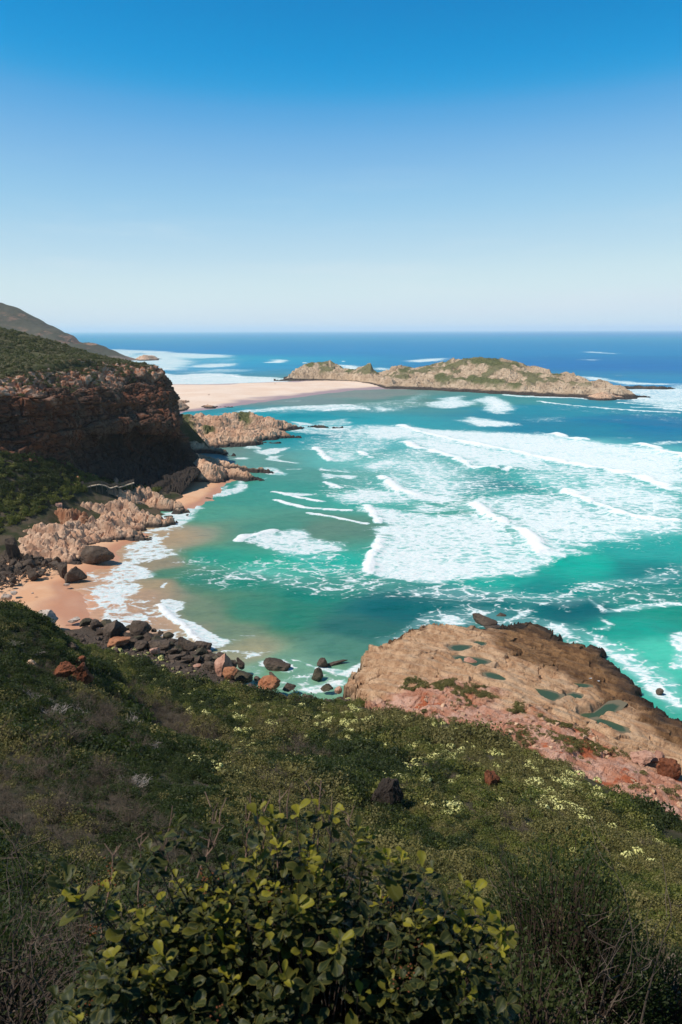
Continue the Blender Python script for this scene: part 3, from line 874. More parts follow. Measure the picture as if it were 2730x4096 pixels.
# tide pools
POOLS = [(CA((350, 300), (430, 305), (520, 320), (600, 345), (612, 370), (560, 398), (500, 390), (440, 350), (400, 320)), 3.5),
         (CA((650, 375), (665, 335), (715, 320), (775, 335), (790, 355), (740, 370), (690, 368)), 3.1),
         (CA((740, 500), (800, 525), (850, 545), (900, 520), (980, 480), (1040, 455), (1080, 410), (1030, 390), (970, 398), (930, 430), (880, 465), (790, 470)), 2.7),
         (CA((860, 552), (900, 570), (990, 605), (1090, 640), (1130, 640), (1110, 600), (1020, 565), (930, 540)), 2.7),
         (CA((540, 225), (660, 240), (740, 262), (780, 285), (835, 280), (840, 262), (800, 253), (740, 250), (620, 228)), 2.6),
         (C9((985, 275), (1010, 260), (1060, 256), (1130, 262), (1140, 272), (1090, 300), (1020, 305)), 4.2),
         (C9((1160, 235), (1190, 222), (1250, 230), (1260, 245), (1220, 262), (1180, 258)), 3.9),
         (C9((1015, 350), (1060, 340), (1110, 350), (1200, 360), (1270, 378), (1280, 395), (1200, 420), (1110, 412), (1090, 385), (1030, 375)), 4.3),
         (C9((1255, 475), (1300, 472), (1370, 490), (1415, 515), (1410, 530), (1330, 520), (1270, 500)), 4.6)]
pool_water = []
sd = sd + (b1 - .5) * 2.4 + (b2 - .5) * .9
wv2 = wv * .3
for pts, lev in POOLS:
    P = np.array([cp(a, b, z=lev)[:2] for a, b in pts]); P = P.mean(0) + (P - P.mean(0)) * 1.12
    ps = poly_sd(q + wv2, P)
    zi = zb[ps > 0]
    lev = min(lev, np.percentile(zi, 20) - .15) if len(zi) else lev
    m = smooth01(-.55, .45, ps)
    rim_ = np.exp(-((ps + .9) / .7) ** 2)
    z = np.where(m > 0, np.minimum(z, np.maximum(z, lev + .1)), z)
    z = z + rim_ * np.clip(lev + .35 - z, 0, .5)
    z = z * (1 - m) + (lev - .55) * m
    pool_water.append((P, lev))
# the seaward scarp
zedge = np.where(sd < 0, zb + sd * 3.6, z - (1 - smooth01(0, 1.0, sd)) * .2)
z = np.where(sd < 0, zedge + (b2 - .5) * .9 + (b1 - .5) * .8, zedge)
wetness = smooth01(15, 3, sea_d + fbm(xyz(x, y) / 7, 4, 650) * 4) * smooth01(.3, .62, (x - x.min()) / (x.max() - x.min()) + fbm(xyz(x, y) / 15, 2, 651) * .1)
shore = smooth01(5.5, .5, sea_d + fbm(xyz(x, y) / 3, 4, 655) * 1.6)
shore = shore * smooth01(3.6, 1.6, z + fbm(xyz(x, y) / 2, 3, 656) * .6)
BROWN_XY = np.array([cp(a, b, z=2.5)[:2] for a, b in C4((880, 560), (850, 620), (870, 690), (860, 720), (930, 760), (1040, 770), (1150, 790), (1240, 820), (1330, 880), (1450, 970), (1568, 1020), (1800, 1150), (1800, 900), (1300, 600), (1000, 540))])
brown = smooth01(-2.2, 2.2, poly_sd(q + wv, BROWN_XY) + fbm(xyz(x, y) / 6, 4, 657) * 2.6) * (1 - inland)
k = NT("shelf_rock")
n1 = k.noise(.5, 6, .62, stretch=(1.0, .6, 1)); n2 = k.noise(3.0, 5, .7); n3 = k.noise(12, 3, .7)
col = k.mix(k.step(n1, .38, .62), srgb(230, 190, 150) * .76, srgb(208, 162, 122) * .70)
col = k.mix(k.attr('brown'), col, k.mix(k.step(n1, .38, .6), srgb(164, 124, 84) * .76, srgb(116, 84, 56) * .76))
pink = k.mix(k.step(n1, .36, .6), srgb(232, 184, 158) * .74, srgb(214, 150, 118) * .70)
pink = k.mix(k.step(k.noise(.22, 4, .6), .56, .64), pink, srgb(200, 112, 72) * .72)
col = k.mix(k.attr('inland'), col, pink)
col = k.mix(k.step(n2, .52, .70, 0, .85), col, k.mix(1.0, col, (.42, .37, .34), 'MULTIPLY'))
col = k.mix(k.step(k.noise(.8, 5, .7, stretch=(1.2, .35, 1)), .54, .66, 0, .6), col, k.mix(1.0, col, (.55, .48, .44), 'MULTIPLY'))
col = k.mix(k.step(n3, .58, .7, 0, .45), col, k.mix(1.0, col, (1.35, 1.3, 1.25), 'MULTIPLY'))
col = k.mix(k.attr('shore'), col, (.028, .022, .018))
g = k.mix(k.step(n2, .35, .65), (.075, .085, .02), (.12, .125, .04))
col = k.mix(k.step(k.math('ADD', k.attr('veg'), k.math('MULTIPLY', k.math('SUBTRACT', n2, .5), .8)), .85, 1.0), col, g)
k.bump(k.math('ADD', n2, k.math('MULTIPLY', n3, .45)), .75, .3)
SHELF = k.done(col, .85, .25)
VEG_XY = [np.array([cp(a, b, z=7.5)[:2] for a, b in pts]) for pts in (
    C9((600, 480), (700, 455), (780, 480), (900, 490), (1040, 530), (1150, 545), (1280, 570), (1350, 610), (1340, 640), (1180, 640), (1000, 600), (860, 580), (760, 560), (600, 560)),
    CA((590, 570), (700, 570), (800, 640), (900, 690), (900, 725), (820, 735), (700, 670), (600, 620)),
    CA((650, 660), (800, 740), (820, 760), (720, 750), (650, 700)),
    CA((440, 500), (560, 550), (600, 570), (560, 565), (430, 510)),
    CA((170, 370), (250, 410), (370, 470), (340, 475), (240, 440), (170, 390)))]
veg = np.zeros(len(x))
for P in VEG_XY:
    veg = np.maximum(veg, smooth01(-.8, .9, poly_sd(q + wv * .8, P) * .5 + fbm(xyz(x, y) / 1.5, 3, 660) * 1.3))
veg = np.maximum(veg, inland * .7 * smooth01(.1, .45, fbm(xyz(x * 1.0, y * 2.0) / 6.0, 3, 662)))
z = z + veg * (.25 + .2 * fbm(xyz(x, y) / .8, 2, 663))
keep = (z > -1.6) & (sd > -4)
v, f, at = compact(xyz(x, y, z), grid_faces(*X.shape, keep), dict(brown=brown, inland=inland, shore=shore, veg=veg))
cz = float(shelf_tps(25, 120)[0])
shelf = mesh_obj("rock_shelf", v - np.array([25, 120, 0]), f, SHELF, attrs=at, loc=(25, 120, 0))
tag(shelf, "broad tan, brown and pink rock shelf with tide pools below the green slope", "rock shelf")
shelf_grid = (lo.copy(), res, z.reshape(X.shape))


def shelf_z(px, py):
    i = int(round((py - shelf_grid[0][1]) / shelf_grid[1])); j = int(round((px - shelf_grid[0][0]) / shelf_grid[1]))
    g = shelf_grid[2]
    return float(g[min(max(i, 0), g.shape[0] - 1), min(max(j, 0), g.shape[1] - 1)])


k = NT("pool_water")
nz = k.noise(.6, 3)
k.bump(k.noise(5, 3), .08, .05)
dpt = k.step(k.math('ADD', k.attr('deep'), k.math('MULTIPLY', k.math('SUBTRACT', k.noise(1.5, 4), .5), .25)), .18, .5)
POOL = k.done(k.mix(dpt, (.17, .14, .085), k.mix(nz, (.030, .062, .042), (.060, .095, .045))), .2, .06)
for P, lev in pool_water:
    c = P.mean(0)
    ring = (P - c) * 1.25
    nr_ = len(ring)
    rv = np.concatenate([np.stack([ring[:, 0] * f_ + c[0] - 25, ring[:, 1] * f_ + c[1] - 120, np.full(nr_, lev)], 1) for f_ in (1, .8, .55)] + [[[c[0] - 25, c[1] - 120, lev]]])
    rf = [(a_ * nr_ + i, a_ * nr_ + (i + 1) % nr_, (a_ + 1) * nr_ + (i + 1) % nr_, (a_ + 1) * nr_ + i) for a_ in (0, 1) for i in range(nr_)] + [(2 * nr_ + i, 2 * nr_ + (i + 1) % nr_, 3 * nr_) for i in range(nr_)]
    mesh_obj("tide_pool", rv, rf, POOL, parent=shelf, attrs=dict(deep=np.concatenate([np.zeros(nr_), np.full(nr_, .15), np.full(nr_, .6), [1.0]])))

# ------------------------------------------------------------------ hills of the far shore
def height_sheet(name, tps, x0, x1, y0, y1, res, mat, label, detail, zmin=-2, cut=None):
    X, Y = np.meshgrid(np.arange(x0, x1, res), np.arange(y0, y1, res))
    x, y = X.ravel(), Y.ravel()
    z = tps(x, y) + detail(x, y)
    if cut is not None:
        z = cut(x, y, z)
    v, f, _ = compact(xyz(x, y, z), grid_faces(*X.shape, z > zmin))
    return tag(mesh_obj(name, v, f, mat, smooth=True), label, kind='structure'), z


HEAD = [cp(-400, 1480, y=250), cp(0, 1508, y=268), cp(220, 1458, y=300), cp(430, 1448, y=340), cp(520, 1458, y=360), cp(600, 1464, y=375), cp(640, 1500, y=395),
        cp(0, 1318, y=420), cp(150, 1350, y=430), cp(300, 1392, y=430), cp(450, 1440, y=425), cp(560, 1462, y=410), cp(-300, 1270, y=430), cp(100, 1430, y=345), cp(-200, 1400, y=330),
        (-150, 520, 48), (-250, 520, 58), (-110, 500, 38), (-80, 450, 30), (-200, 600, 36), (-60, 520, 2), (-120, 620, 4), (-300, 420, 72), (-300, 250, 60), (-320, 600, 55), (-100, 570, 10)]
head_tps = TPS(HEAD, .001)


def head_detail(x, y):
    p = xyz(x, y)
    return fbm(p / 22, 3, 701) * .9 + fbm(p / 5, 3, 702) * .35


RIM_XY = np.array([cp(*a[:2], y=a[2])[:2] for a in ((-400, 1480, 250), (0, 1510, 268), (220, 1460, 300), (330, 1440, 320), (430, 1450, 340), (520, 1460, 360), (590, 1465, 375), (560, 1470, 400))])
RIM_XY = np.concatenate([RIM_XY, [(-118, 440), (-135, 520), (-150, 700)]])


def head_cut(x, y, z):
    # end the sheet a little way under the rock of the cliff top
    ix = np.interp(y, RIM_XY[:, 1], RIM_XY[:, 0])
    over = x - ix
    z = z - np.maximum(y - 428, 0) * .3
    return z - np.maximum(over - 1.0, 0) * np.where(y < 400, 1.6, .9) - np.where(y < 402, np.maximum(over - 4, 0) * 14, 0)


k = NT("headland_soil")
n1 = k.noise(.07, 5, .6); n2 = k.noise(.5, 5, .65); n3 = k.noise(2.0, 3, .7)
col = k.mix(k.step(n1, .4, .62), (.085, .088, .035), (.125, .115, .06))
col = k.mix(k.step(n2, .5, .68), col, (.16, .125, .085))
col = k.mix(k.step(n3, .45, .7), col, (.045, .05, .02))
k.bump(k.math('ADD', n2, n3), .7, .8)
HEADSOIL = k.done(col, .95, .1)
headland, _ = height_sheet("headland_hill", head_tps, -330, -40, 225, 640, 1.5, HEADSOIL, "olive green slope above the red cliff", head_detail, -2, head_cut)

SCR = [cp(-300, 1830, y=225), cp(0, 1825, y=240), cp(240, 1855, y=258), cp(400, 1915, y=276), cp(560, 1945, y=283), cp(690, 1958, y=287), cp(0, 1990, z=13), cp(200, 1950, z=12.5), cp(-200, 2000, z=14),
       cp(0, 2150, z=5), cp(100, 2110, z=6), cp(250, 2030, z=7.5), cp(350, 1992, z=7), cp(480, 1965, z=5.5), cp(600, 1975, z=3.5), cp(0, 2220, z=2.4), cp(0, 2270, z=.6), cp(-200, 2240, z=2.4), cp(-200, 2330, z=-.5), cp(120, 2210, z=1.8), cp(200, 2230, z=-.3), cp(330, 2140, z=1.0), cp(420, 2090, z=2.0), cp(460, 2140, z=-.6), cp(560, 2060, z=2.0), cp(640, 2100, z=-1),
       cp(700, 2015, z=-.2), cp(740, 1980, z=0.5), cp(0, 2450, z=-3), cp(300, 2330, z=-3), cp(-300, 2500, z=-3),
       (-90, 296, 3), (-75, 300, 0), (-60, 305, -1), (-115, 268, 18), (-140, 256, 26), (-52, 280, 0), (-40, 255, -1.5), (-50, 225, -1.5), (-60, 200, -2)]
scr_tps = TPS(SCR, .001)


def scr_detail(x, y):
    p = xyz(x, y)
    return fbm(p / 12, 3, 711) * .6 + fbm(p / 3, 3, 712) * .3


k = NT("slope_soil")
n1 = k.noise(.2, 5, .6)
col = k.mix(k.step(n1, .4, .62), (.04, .045, .02), (.10, .075, .05))
SLOPESOIL = k.done(col, .95, .1)
BASE_XY = np.array([(-140, 226), (-115, 231), (-104, 243), (-92, 260), (-84, 277), (-70, 284), (-58, 288), (-50, 316)])


def scr_cut(x, y, z):
    return z - np.maximum(y - np.interp(x, BASE_XY[:, 0], BASE_XY[:, 1]) - 2, 0) * 1.2


scrub_slope, _ = height_sheet("scrub_slope", scr_tps, -150, -42, 180, 318, .8, SLOPESOIL, "dark scrub slope between the cliff foot and the beach rocks", scr_detail, -1.5, scr_cut)

# far mountain on the left
MT = [cp(-700, 1130, y=1900), cp(-300, 1160, y=1850), cp(0, 1225, y=1800), cp(92, 1256, y=1790), cp(148, 1287, y=1780), cp(189, 1312, y=1770), cp(240, 1333, y=1740), cp(286, 1353, y=1730), cp(327, 1368, y=1720), cp(357, 1380, y=1700), cp(390, 1392, y=1690),
      cp(400, 1402, y=1680), cp(440, 1408, y=1690), cp(485, 1415, y=1700), cp(512, 1427, y=1720)]
MT += [(x_ + 40, y_ + 160, max(z_ - 75, -8)) for x_, y_, z_ in MT[:11]] + [(x_ - 10, y_ - 130, max(z_ - 48, -6)) for x_, y_, z_ in MT[:11]]
MT += [(x_ - 30, y_ - 330, max(z_ - 75, 2)) for x_, y_, z_ in MT[:6]] + [(-390, 1680, -8), (-440, 1560, -8), (-430, 1800, -8), (-470, 1900, -10), (-520, 1300, -4)]
mt_tps = TPS(MT, .002)


def mt_detail(x, y):
    p = xyz(x, y)
    return fbm(p / 90, 4, 721) * 6 + fbm(p / 14, 3, 722) * 1.6


k = NT("mountain_scrub")
n1 = k.noise(.012, 6, .62); n2 = k.noise(.08, 5, .7)
col = k.mix(k.step(n1, .4, .62), (.075, .072, .05), (.10, .092, .066))
col = k.mix(k.step(n2, .5, .7, 0, .7), col, (.05, .055, .03))
geo = k.n('ShaderNodeNewGeometry')
nzv = k.n('ShaderNodeSeparateXYZ', {0: geo.outputs['True Normal']}).outputs['Z']
col = k.mix(k.step(nzv, .86, .66), col, (.27, .16, .11))
col = k.mix(k.step(k.math('ADD', k.n('ShaderNodeSeparateXYZ', {0: k.pos()}).outputs['Z'], k.math('MULTIPLY', n2, 20)), 22, 12), col, (.20, .15, .12))
k.bump(n2, .6, 4)
MTM = k.done(col, .95, .1)


def mt_cut(x, y, z):
    p = xyz(x, y)
    # a red rock step low on the seaward end
    st = smooth01(-600, -560, x) * smooth01(-480, -520, x)
    zz_ = z + fbm(p / 20, 2, 725) * 4
    return np.where((zz_ > 34) & (zz_ < 54), z - st * np.clip((54 - zz_) * 1.0, 0, 12) * smooth01(34, 40, zz_), z)


mountain, _ = height_sheet("mountain", mt_tps, -1500, -370, 1150, 2100, 5.0, MTM, "hazy olive mountain slope behind the headland", mt_detail, -4, mt_cut)

# ------------------------------------------------------------------ rock masses built from ridges
def ridge_h(q, ridges, expo=1.5, foot=2.5):
    h = np.full(len(q), -9.0)
    for rd in ridges:
        R = np.asarray(rd, float)                     # x, y, top, half width
        for i in range(len(R) - 1):
            a, b = R[i], R[i + 1]
            d = b[:2] - a[:2]
            t = np.clip(((q - a[:2]) @ d) / max(d @ d, 1e-9), 0, 1)
            dist = np.hypot(*(q - (a[:2] + t[:, None] * d)).T)
            top = a[2] + t * (b[2] - a[2]); w = a[3] + t * (b[3] - a[3])
            h = np.maximum(h, top - (top + foot) * (dist / w) ** expo)
    return h


def rock_mass(name, ridges, mat, res, fr, th, L, L2, amp, label, cat="rock", seed=0, expo=1.5, wob=1.0, groove=.3, fine=.35, veg=None, zmin=-1.2, group=None, base=None, smooth=False, ribs=None, b2k=.5, g2k=.4, plan=None):
    allp = np.concatenate([np.asarray(r, float) for r in ridges])
    m = allp[:, 3].max() + 2 * res
    lo, hi = allp[:, :2].min(0) - m, allp[:, :2].max(0) + m
    X, Y = np.meshgrid(np.arange(lo[0], hi[0], res), np.arange(lo[1], hi[1], res))
    x, y = X.ravel(), Y.ravel()
    s = L * 1.2
    w = np.stack([fbm(xyz(x, y) / s, 3, seed + 1), fbm(xyz(x, y) / s, 3, seed + 2)], 1) * wob
    q = np.stack([x, y], 1) + w
    z0 = ridge_h(q, ridges, expo)
    p = xyz(x, y, z0)
    if plan is not None:
        p = xyz(x, y, z0 * plan)
    b1, e1, _ = blocks(p, fr, th, L, L2, seed + 11)
    b2, e2, _ = blocks(p, fr, th * .42, L * .42, L2 * .42, seed + 17)
    z = z0 + (b1 - .5) * amp + (b2 - .5) * amp * b2k - groove * (1 - smooth01(0, .16 * L, e1)) - groove * g2k * (1 - smooth01(0, .1 * L, e2)) + fbm(p / (L * .6), 4, seed + 5) * fine
    if ribs is not None:
        a_ = np.asarray(ridges[0], float); dr = a_[-1, :2] - a_[0, :2]; dr /= np.linalg.norm(dr)
        nr_ = np.array([dr[1], -dr[0]]); nr_ = nr_ if nr_[1] < 0 else -nr_
        rb = (q @ nr_ + fbm(xyz(x, y) / 8, 3, seed + 7) * ribs[0] * .5) / ribs[0]
        fr_ = rb % 1
        z += np.where(fr_ < .8, fr_ / .8 - .5, (1 - fr_) / .2 - .5) * ribs[1]
    at = {}
    if veg is not None:
        vg = veg(x, y, z)
        z = z + vg * res * .5
        at['veg'] = vg
    keep = z > zmin
    if base is not None:
        keep &= z > base(x, y) - .8
    v, f, at = compact(xyz(x, y, z), grid_faces(*X.shape, keep), at)
    c = np.array([allp[:, 0].mean(), allp[:, 1].mean(), 0])
    o = mesh_obj(name, v - c, f, mat, attrs=at, loc=c, smooth=smooth)
    return tag(o, label, cat, group)


def crest(fn, pts):
    """crest points: crop x, crop y, top height, half width"""
    return [tuple(at_z(*fn((a, b))[0], zt)[:2]) + (zt, w) for a, b, zt, w in pts]


TAN = rock_mat("tan_rock", srgb(232, 192, 156) * .80, srgb(208, 160, 126) * .76, srgb(146, 106, 82) * .62, 1.0, .9, (.05, .038, .03), 1.2)
PALE = rock_mat("pale_rock", srgb(236, 196, 162) * .80, srgb(216, 166, 132) * .76, srgb(150, 106, 82) * .6, 1.0, .7, (.06, .045, .035), 1.0)
DARK = rock_mat("dark_rock", (.070, .050, .036), (.11, .08, .056), (.03, .023, .018), 1.0, .5, (.02, .017, .014), .8)
RUST = rock_mat("rust_rock", (.36, .15, .07), (.42, .23, .13), (.13, .065, .04), 1.6)
FARTAN = rock_mat("far_tan_rock", srgb(234, 194, 160) * .84, srgb(206, 160, 128) * .78, srgb(146, 104, 78) * .64, .45, 1.0, (.045, .035, .03), 1.6, veg=True)
S12 = frame(-28, 38)
# two big pale ridges above the near beach
rock_mass("pale_rock_ridge", [
    crest(C5, [(250, 105, 6.4, 9), (430, 95, 6.8, 10), (690, 30, 6.6, 10), (880, 80, 4.8, 8.5), (1020, 140, 2.8, 6), (1140, 185, 1.0, 3.5)]),
    crest(C5, [(230, 160, 5.6, 10), (420, 170, 5.8, 11), (560, 220, 4.2, 10), (680, 270, 3.0, 7)]),
    crest(C5, [(250, 240, 4.6, 9), (330, 260, 4.0, 10), (470, 300, 3.2, 9), (560, 320, 2.6, 6)])],
    PALE, .26, frame(-20, 70), 2.7, 4.8, 7.0, 1.5, "pale cream rock ridge with blocky ribs running down to the orange beach", "rock ridge", 100, wob=1.0, groove=.9, fine=.12, expo=1.5, ribs=(5.0, 1.5), b2k=.42, g2k=.5, plan=.3)
rock_mass("ribbed_rock_ridge", [
    crest(C3, [(430, 95, 7.6, 8), (520, 60, 8.0, 8), (640, 90, 6.8, 7), (760, 60, 6.6, 7), (860, 120, 4.0, 6), (960, 170, 1.6, 4)]),
    crest(C3, [(460, 150, 6.6, 8), (620, 140, 7.0, 7), (760, 185, 4.8, 5.5), (860, 225, 2.4, 4), (910, 240, 1.0, 2.5)]),
    crest(C3, [(540, 200, 5.6, 7), (660, 210, 4.6, 6), (740, 255, 2.0, 4)])],
    PALE, .26, frame(-20, 68), 3.2, 4.6, 7.0, 1.9, "ribbed cream rock ridge below the boardwalk running into the swash", "rock ridge", 130, wob=.8, groove=1.1, fine=.12, expo=1.5, ribs=(5.4, 2.2), b2k=.42, g2k=.5, plan=.3)
rock_mass("rust_rock_outcrop", [crest(C3, [(300, 160, 9.0, 4), (360, 175, 9, 4), (430, 185, 8, 4), (450, 215, 7, 4)])], RUST, .3, S12, 1.2, 1.8, 1.4, 1.6,
          "rust orange broken rocks at the scrub edge above the pale ridge", "rock outcrop", 160, groove=.5)
# dark reef of boulders beside the near beach
rock_mass("dark_rock_ledge", [crest(C5, [(60, 300, 3.4, 6), (170, 340, 3.2, 6), (300, 370, 2.4, 4.5)]), crest(C5, [(-150, 330, 4, 7), (0, 420, 3.2, 6), (120, 440, 2.2, 5)])],
          DARK, .3, S12, 1.0, 2.2, 1.7, 2.0, "dark brown broken ledge between the scrub and the orange beach", "rock ledge", 170, groove=.6)
# middle points, seen past the cliff
MIDVEG = [flat(C7((30, 150), (80, 110), (150, 130), (200, 200), (170, 260), (60, 275), (70, 220)), 9), flat(C7((240, 200), (300, 185), (350, 215), (340, 245), (270, 240)), 9), flat(C7((540, 110), (600, 92), (680, 98), (700, 130), (640, 138), (560, 130)), 10)]


def midveg(x, y, z):
    q = np.stack([x, y], 1)
    v = np.zeros(len(x))
    for P in MIDVEG:
        v = np.maximum(v, smooth01(-2, 3, poly_sd(q, P) + fbm(xyz(x, y) / 5, 3, 760) * 3))
    return v


rock_mass("tan_rock_point", [
    crest(C7, [(20, 120, 12, 26), (120, 135, 10, 22), (300, 140, 9.5, 20), (450, 120, 10.5, 20), (600, 105, 11, 18), (720, 125, 10, 16), (850, 155, 8, 13), (980, 195, 5, 10), (1100, 222, 2.2, 7), (1230, 236, .9, 4)]),
    crest(C7, [(150, 240, 8, 14), (500, 230, 7.5, 14), (700, 255, 6.5, 12), (900, 270, 4.6, 9), (1020, 295, 2.6, 6), (1125, 320, .9, 4)]),
    crest(C7, [(200, 300, 7, 13), (480, 300, 6, 13), (640, 330, 4.2, 10), (760, 345, 2.2, 6), (925, 376, .8, 3)]),
    crest(C7, [(60, 320, 8, 14), (220, 360, 5.5, 12), (340, 410, 3.2, 8), (440, 460, 1.4, 5), (540, 490, .7, 3)])],
    FARTAN, .62, frame(-24, 34), 2.6, 5.5, 3.6, 3.2, "tan rocky point with green tufts reaching into the bay past the dark cliff", "rocky point", 200, wob=2.4, groove=.9, fine=.6, veg=midveg)
rock_mass("brown_rock_point", [
    crest(C7, [(170, 470, 7, 8), (270, 490, 5.5, 7), (400, 535, 4.2, 6), (520, 565, 3.2, 5), (640, 590, 2.4, 4.2), (780, 610, 1.8, 4), (905, 648, .6, 2.6)]),
    crest(C7, [(220, 520, 8, 8), (300, 540, 8.5, 9), (370, 575, 6.5, 7), (420, 600, 4, 5)]),
    crest(C7, [(400, 590, 4.4, 5.5), (520, 610, 3.8, 5.2), (650, 650, 3.2, 4.6), (780, 688, 1.2, 3.2)])],
    FARTAN, .42, frame(-28, 36), 1.5, 3.0, 2.2, 1.7, "brown rocky point of two ribs just beyond the small crescent beach", "rocky point", 230, wob=1.3, groove=.5,
    veg=lambda x, y, z: np.zeros(len(x)))
rock_mass("skerry", [crest(C7, [(1225, 222, 1.4, 4), (1290, 222, 1.8, 4), (1360, 230, 1.2, 4)])], DARK, .5, S12, 1.0, 2.5, 2, 1.4, "low dark skerry just off the tip of the tan rocky point", "skerry", 250)
rock_mass("skerry", [crest(C7, [(1420, 240, .9, 3), (1490, 238, .9, 3)])], DARK, .5, S12, 1.0, 2.5, 2, .9, "tiny dark skerry farther out in the foam off the tan point", "skerry", 255)
rock_mass("beach_rock", [crest(lambda p: crop(660, 1480, .3189, [p]), [(490, 440, 1.8, 7), (560, 432, 3.0, 9), (625, 442, 1.6, 6)])], FARTAN, .7, S12, 1.4, 4, 3, 1.4, "low tan rock lying on the wet edge of the sand bar", "rock", 260, veg=lambda x, y, z: np.zeros(len(x)))
rock_mass("beach_rock", [crest(lambda p: crop(660, 1480, .3189, [p]), [(715, 452, .9, 4), (800, 454, .9, 4), (840, 458, .7, 3)])], DARK, .7, S12, 1, 3, 2, .8, "thin dark rock awash at the water edge of the sand bar", "rock", 265)
rock_mass("dune_outcrop", [crest(lambda p: crop(660, 1480, .3189, [p]), [(40, 360, 9, 18), (110, 370, 7, 16), (160, 384, 4, 8), (280, 370, 3.4, 3)])], TAN, 1.0, S12, 2, 6, 4, 2.0, "grey tan outcrop at the cliff end of the sand bar", "rock outcrop", 270)
rock_mass("sea_stack", [crest(lambda p: crop(0, 1200, .5102, [p]), [(1070, 462, 1.5, 8), (1110, 440, 8, 16), (1140, 432, 11, 17), (1190, 434, 10, 16), (1215, 455, 3, 10)])], FARTAN, 1.6, S12, 4, 10, 7, 4, "square topped brown sea stack amid far white surf", "sea stack", 280, expo=2.2, veg=lambda x, y, z: np.zeros(len(x)))
rock_mass("skerry", [crest(lambda p: crop(0, 1200, .5102, [p]), [(960, 467, 1.2, 8), (1010, 464, 2.5, 9), (1040, 468, 1, 6)])], DARK, 1.6, S12, 3, 8, 5, 2, "flat dark skerry left of the far sea stack", "skerry", 285)
rock_mass("skerry", [crest(lambda p: crop(0, 1200, .5102, [p]), [(1225, 455, 1.6, 8), (1270, 459, 1.0, 6)])], DARK, 1.6, S12, 3, 8, 5, 2, "small dark skerry right of the far sea stack", "skerry", 287)

# ------------------------------------------------------------------ the island
front = np.array([at_z(*p, 0.0)[:2] for p in [(1135, 1524), (1250, 1524), (1400, 1530), (1500, 1545), (1568, 1556), (1724, 1561), (1880, 1569), (2036, 1579), (2191, 1587), (2347, 1593), (2480, 1593), (2550, 1591)]])
CREST = [(1150, 1520, 1000, 2), (1166, 1492, 1005), (1182, 1478, 1008), (1212, 1462, 1010), (1240, 1450, 1012), (1282, 1446, 1012), (1322, 1441, 1010), (1348, 1451, 1005), (1380, 1474, 990), (1420, 1474, 975), (1448, 1464, 965), (1482, 1455, 955), (1494, 1478, 948), (1515, 1492, 940), (1545, 1486, 930), (1580, 1464, 925), (1602, 1460, 925), (1680, 1464, 915), (1765, 1448, 900), (1848, 1430, 890), (1932, 1426, 880), (2004, 1433, 870), (2067, 1447, 858), (2103, 1462, 850), (2165, 1462, 840), (2185, 1470, 835), (2196, 1492, 832), (2254, 1490, 820), (2311, 1500, 805), (2337, 1524, 795), (2370, 1535, 785), (2430, 1524, 775), (2460, 1532, 765), (2490, 1550, 755), (2550, 1588, 742)]
cr = np.array([at_y(c[0], c[1], c[2]) for c in CREST])
res = 1.0
X, Y = np.meshgrid(np.arange(front[0, 0] - 12, front[-1, 0] + 12, res), np.arange(690, 1130, res))
x, y = X.ravel(), Y.ravel()
wv = np.stack([fbm(xyz(x, y) / 16, 4, 801), fbm(xyz(x, y) / 16, 4, 802)], 1)
xw, yw = x + wv[:, 0] * 2.2, y + wv[:, 1] * 5
yf = np.interp(xw, front[:, 0], front[:, 1])
yc = np.interp(x, cr[:, 0], cr[:, 1]); zc = np.interp(x + wv[:, 0] * .6, cr[:, 0], cr[:, 2]) * .95
t = (yw - yf) / np.maximum(yc - yf, 8)
tb = (yw - yc) / 62.0
low = np.minimum(zc, 4.5)
prof = low * smooth01(0, .05, t) + (zc - low) * np.clip((t - .04) / .96, 0, 1) ** .92
z0 = np.where(t < 0, t * 30, np.where(t < 1, prof, zc * (1 - np.clip(tb, 0, 2) ** 1.6) - np.clip(tb - 1, 0, 2) * 10))
ends = np.minimum(x - front[0, 0], front[-1, 0] - x)
z0 = np.minimum(z0, ends * .8 + 1)
p = xyz(x, y, z0)
fr = frame(-62, 52)
b1, e1, _ = blocks(p, fr, 5.0, 14, 9, 81)
b2, e2, _ = blocks(p, fr, 2.2, 6, 4, 87)
on = smooth01(0.02, .12, t) * np.where(t > 1, smooth01(1.0, .6, tb), 1)
sand_m = smooth01(.05, .3, fbm(xyz(x, y) / 22, 3, 820) + .25) * smooth01(100, 130, x) * 0
vgn = fbm(xyz(x, y * .8) / 17, 4, 830) + .3 * fbm(xyz(x, y) / 5, 3, 831)
VEGI = [C2((610, 240), (650, 232), (675, 240), (670, 262), (640, 268), (610, 260)), C2((700, 172), (800, 172), (870, 180), (930, 195), (950, 215), (880, 200), (830, 210), (790, 205), (740, 190)), C2((680, 258), (760, 240), (860, 255), (960, 270), (960, 280), (840, 282), (760, 276)), C2((480, 212), (520, 208), (530, 232), (500, 240), (478, 234)),
        C2((1010, 240), (1080, 232), (1110, 242), (1060, 250)), C2((115, 200), (145, 192), (160, 212), (130, 225)), C2((160, 190), (195, 190), (200, 206), (170, 208)), C2((270, 220), (310, 216), (310, 232), (275, 240)), C2((570, 212), (680, 200), (660, 215), (600, 222))]
veg = smooth01(.16, .40, vgn) * smooth01(7, 11, z0) * .85
qq = np.stack([x, y], 1)
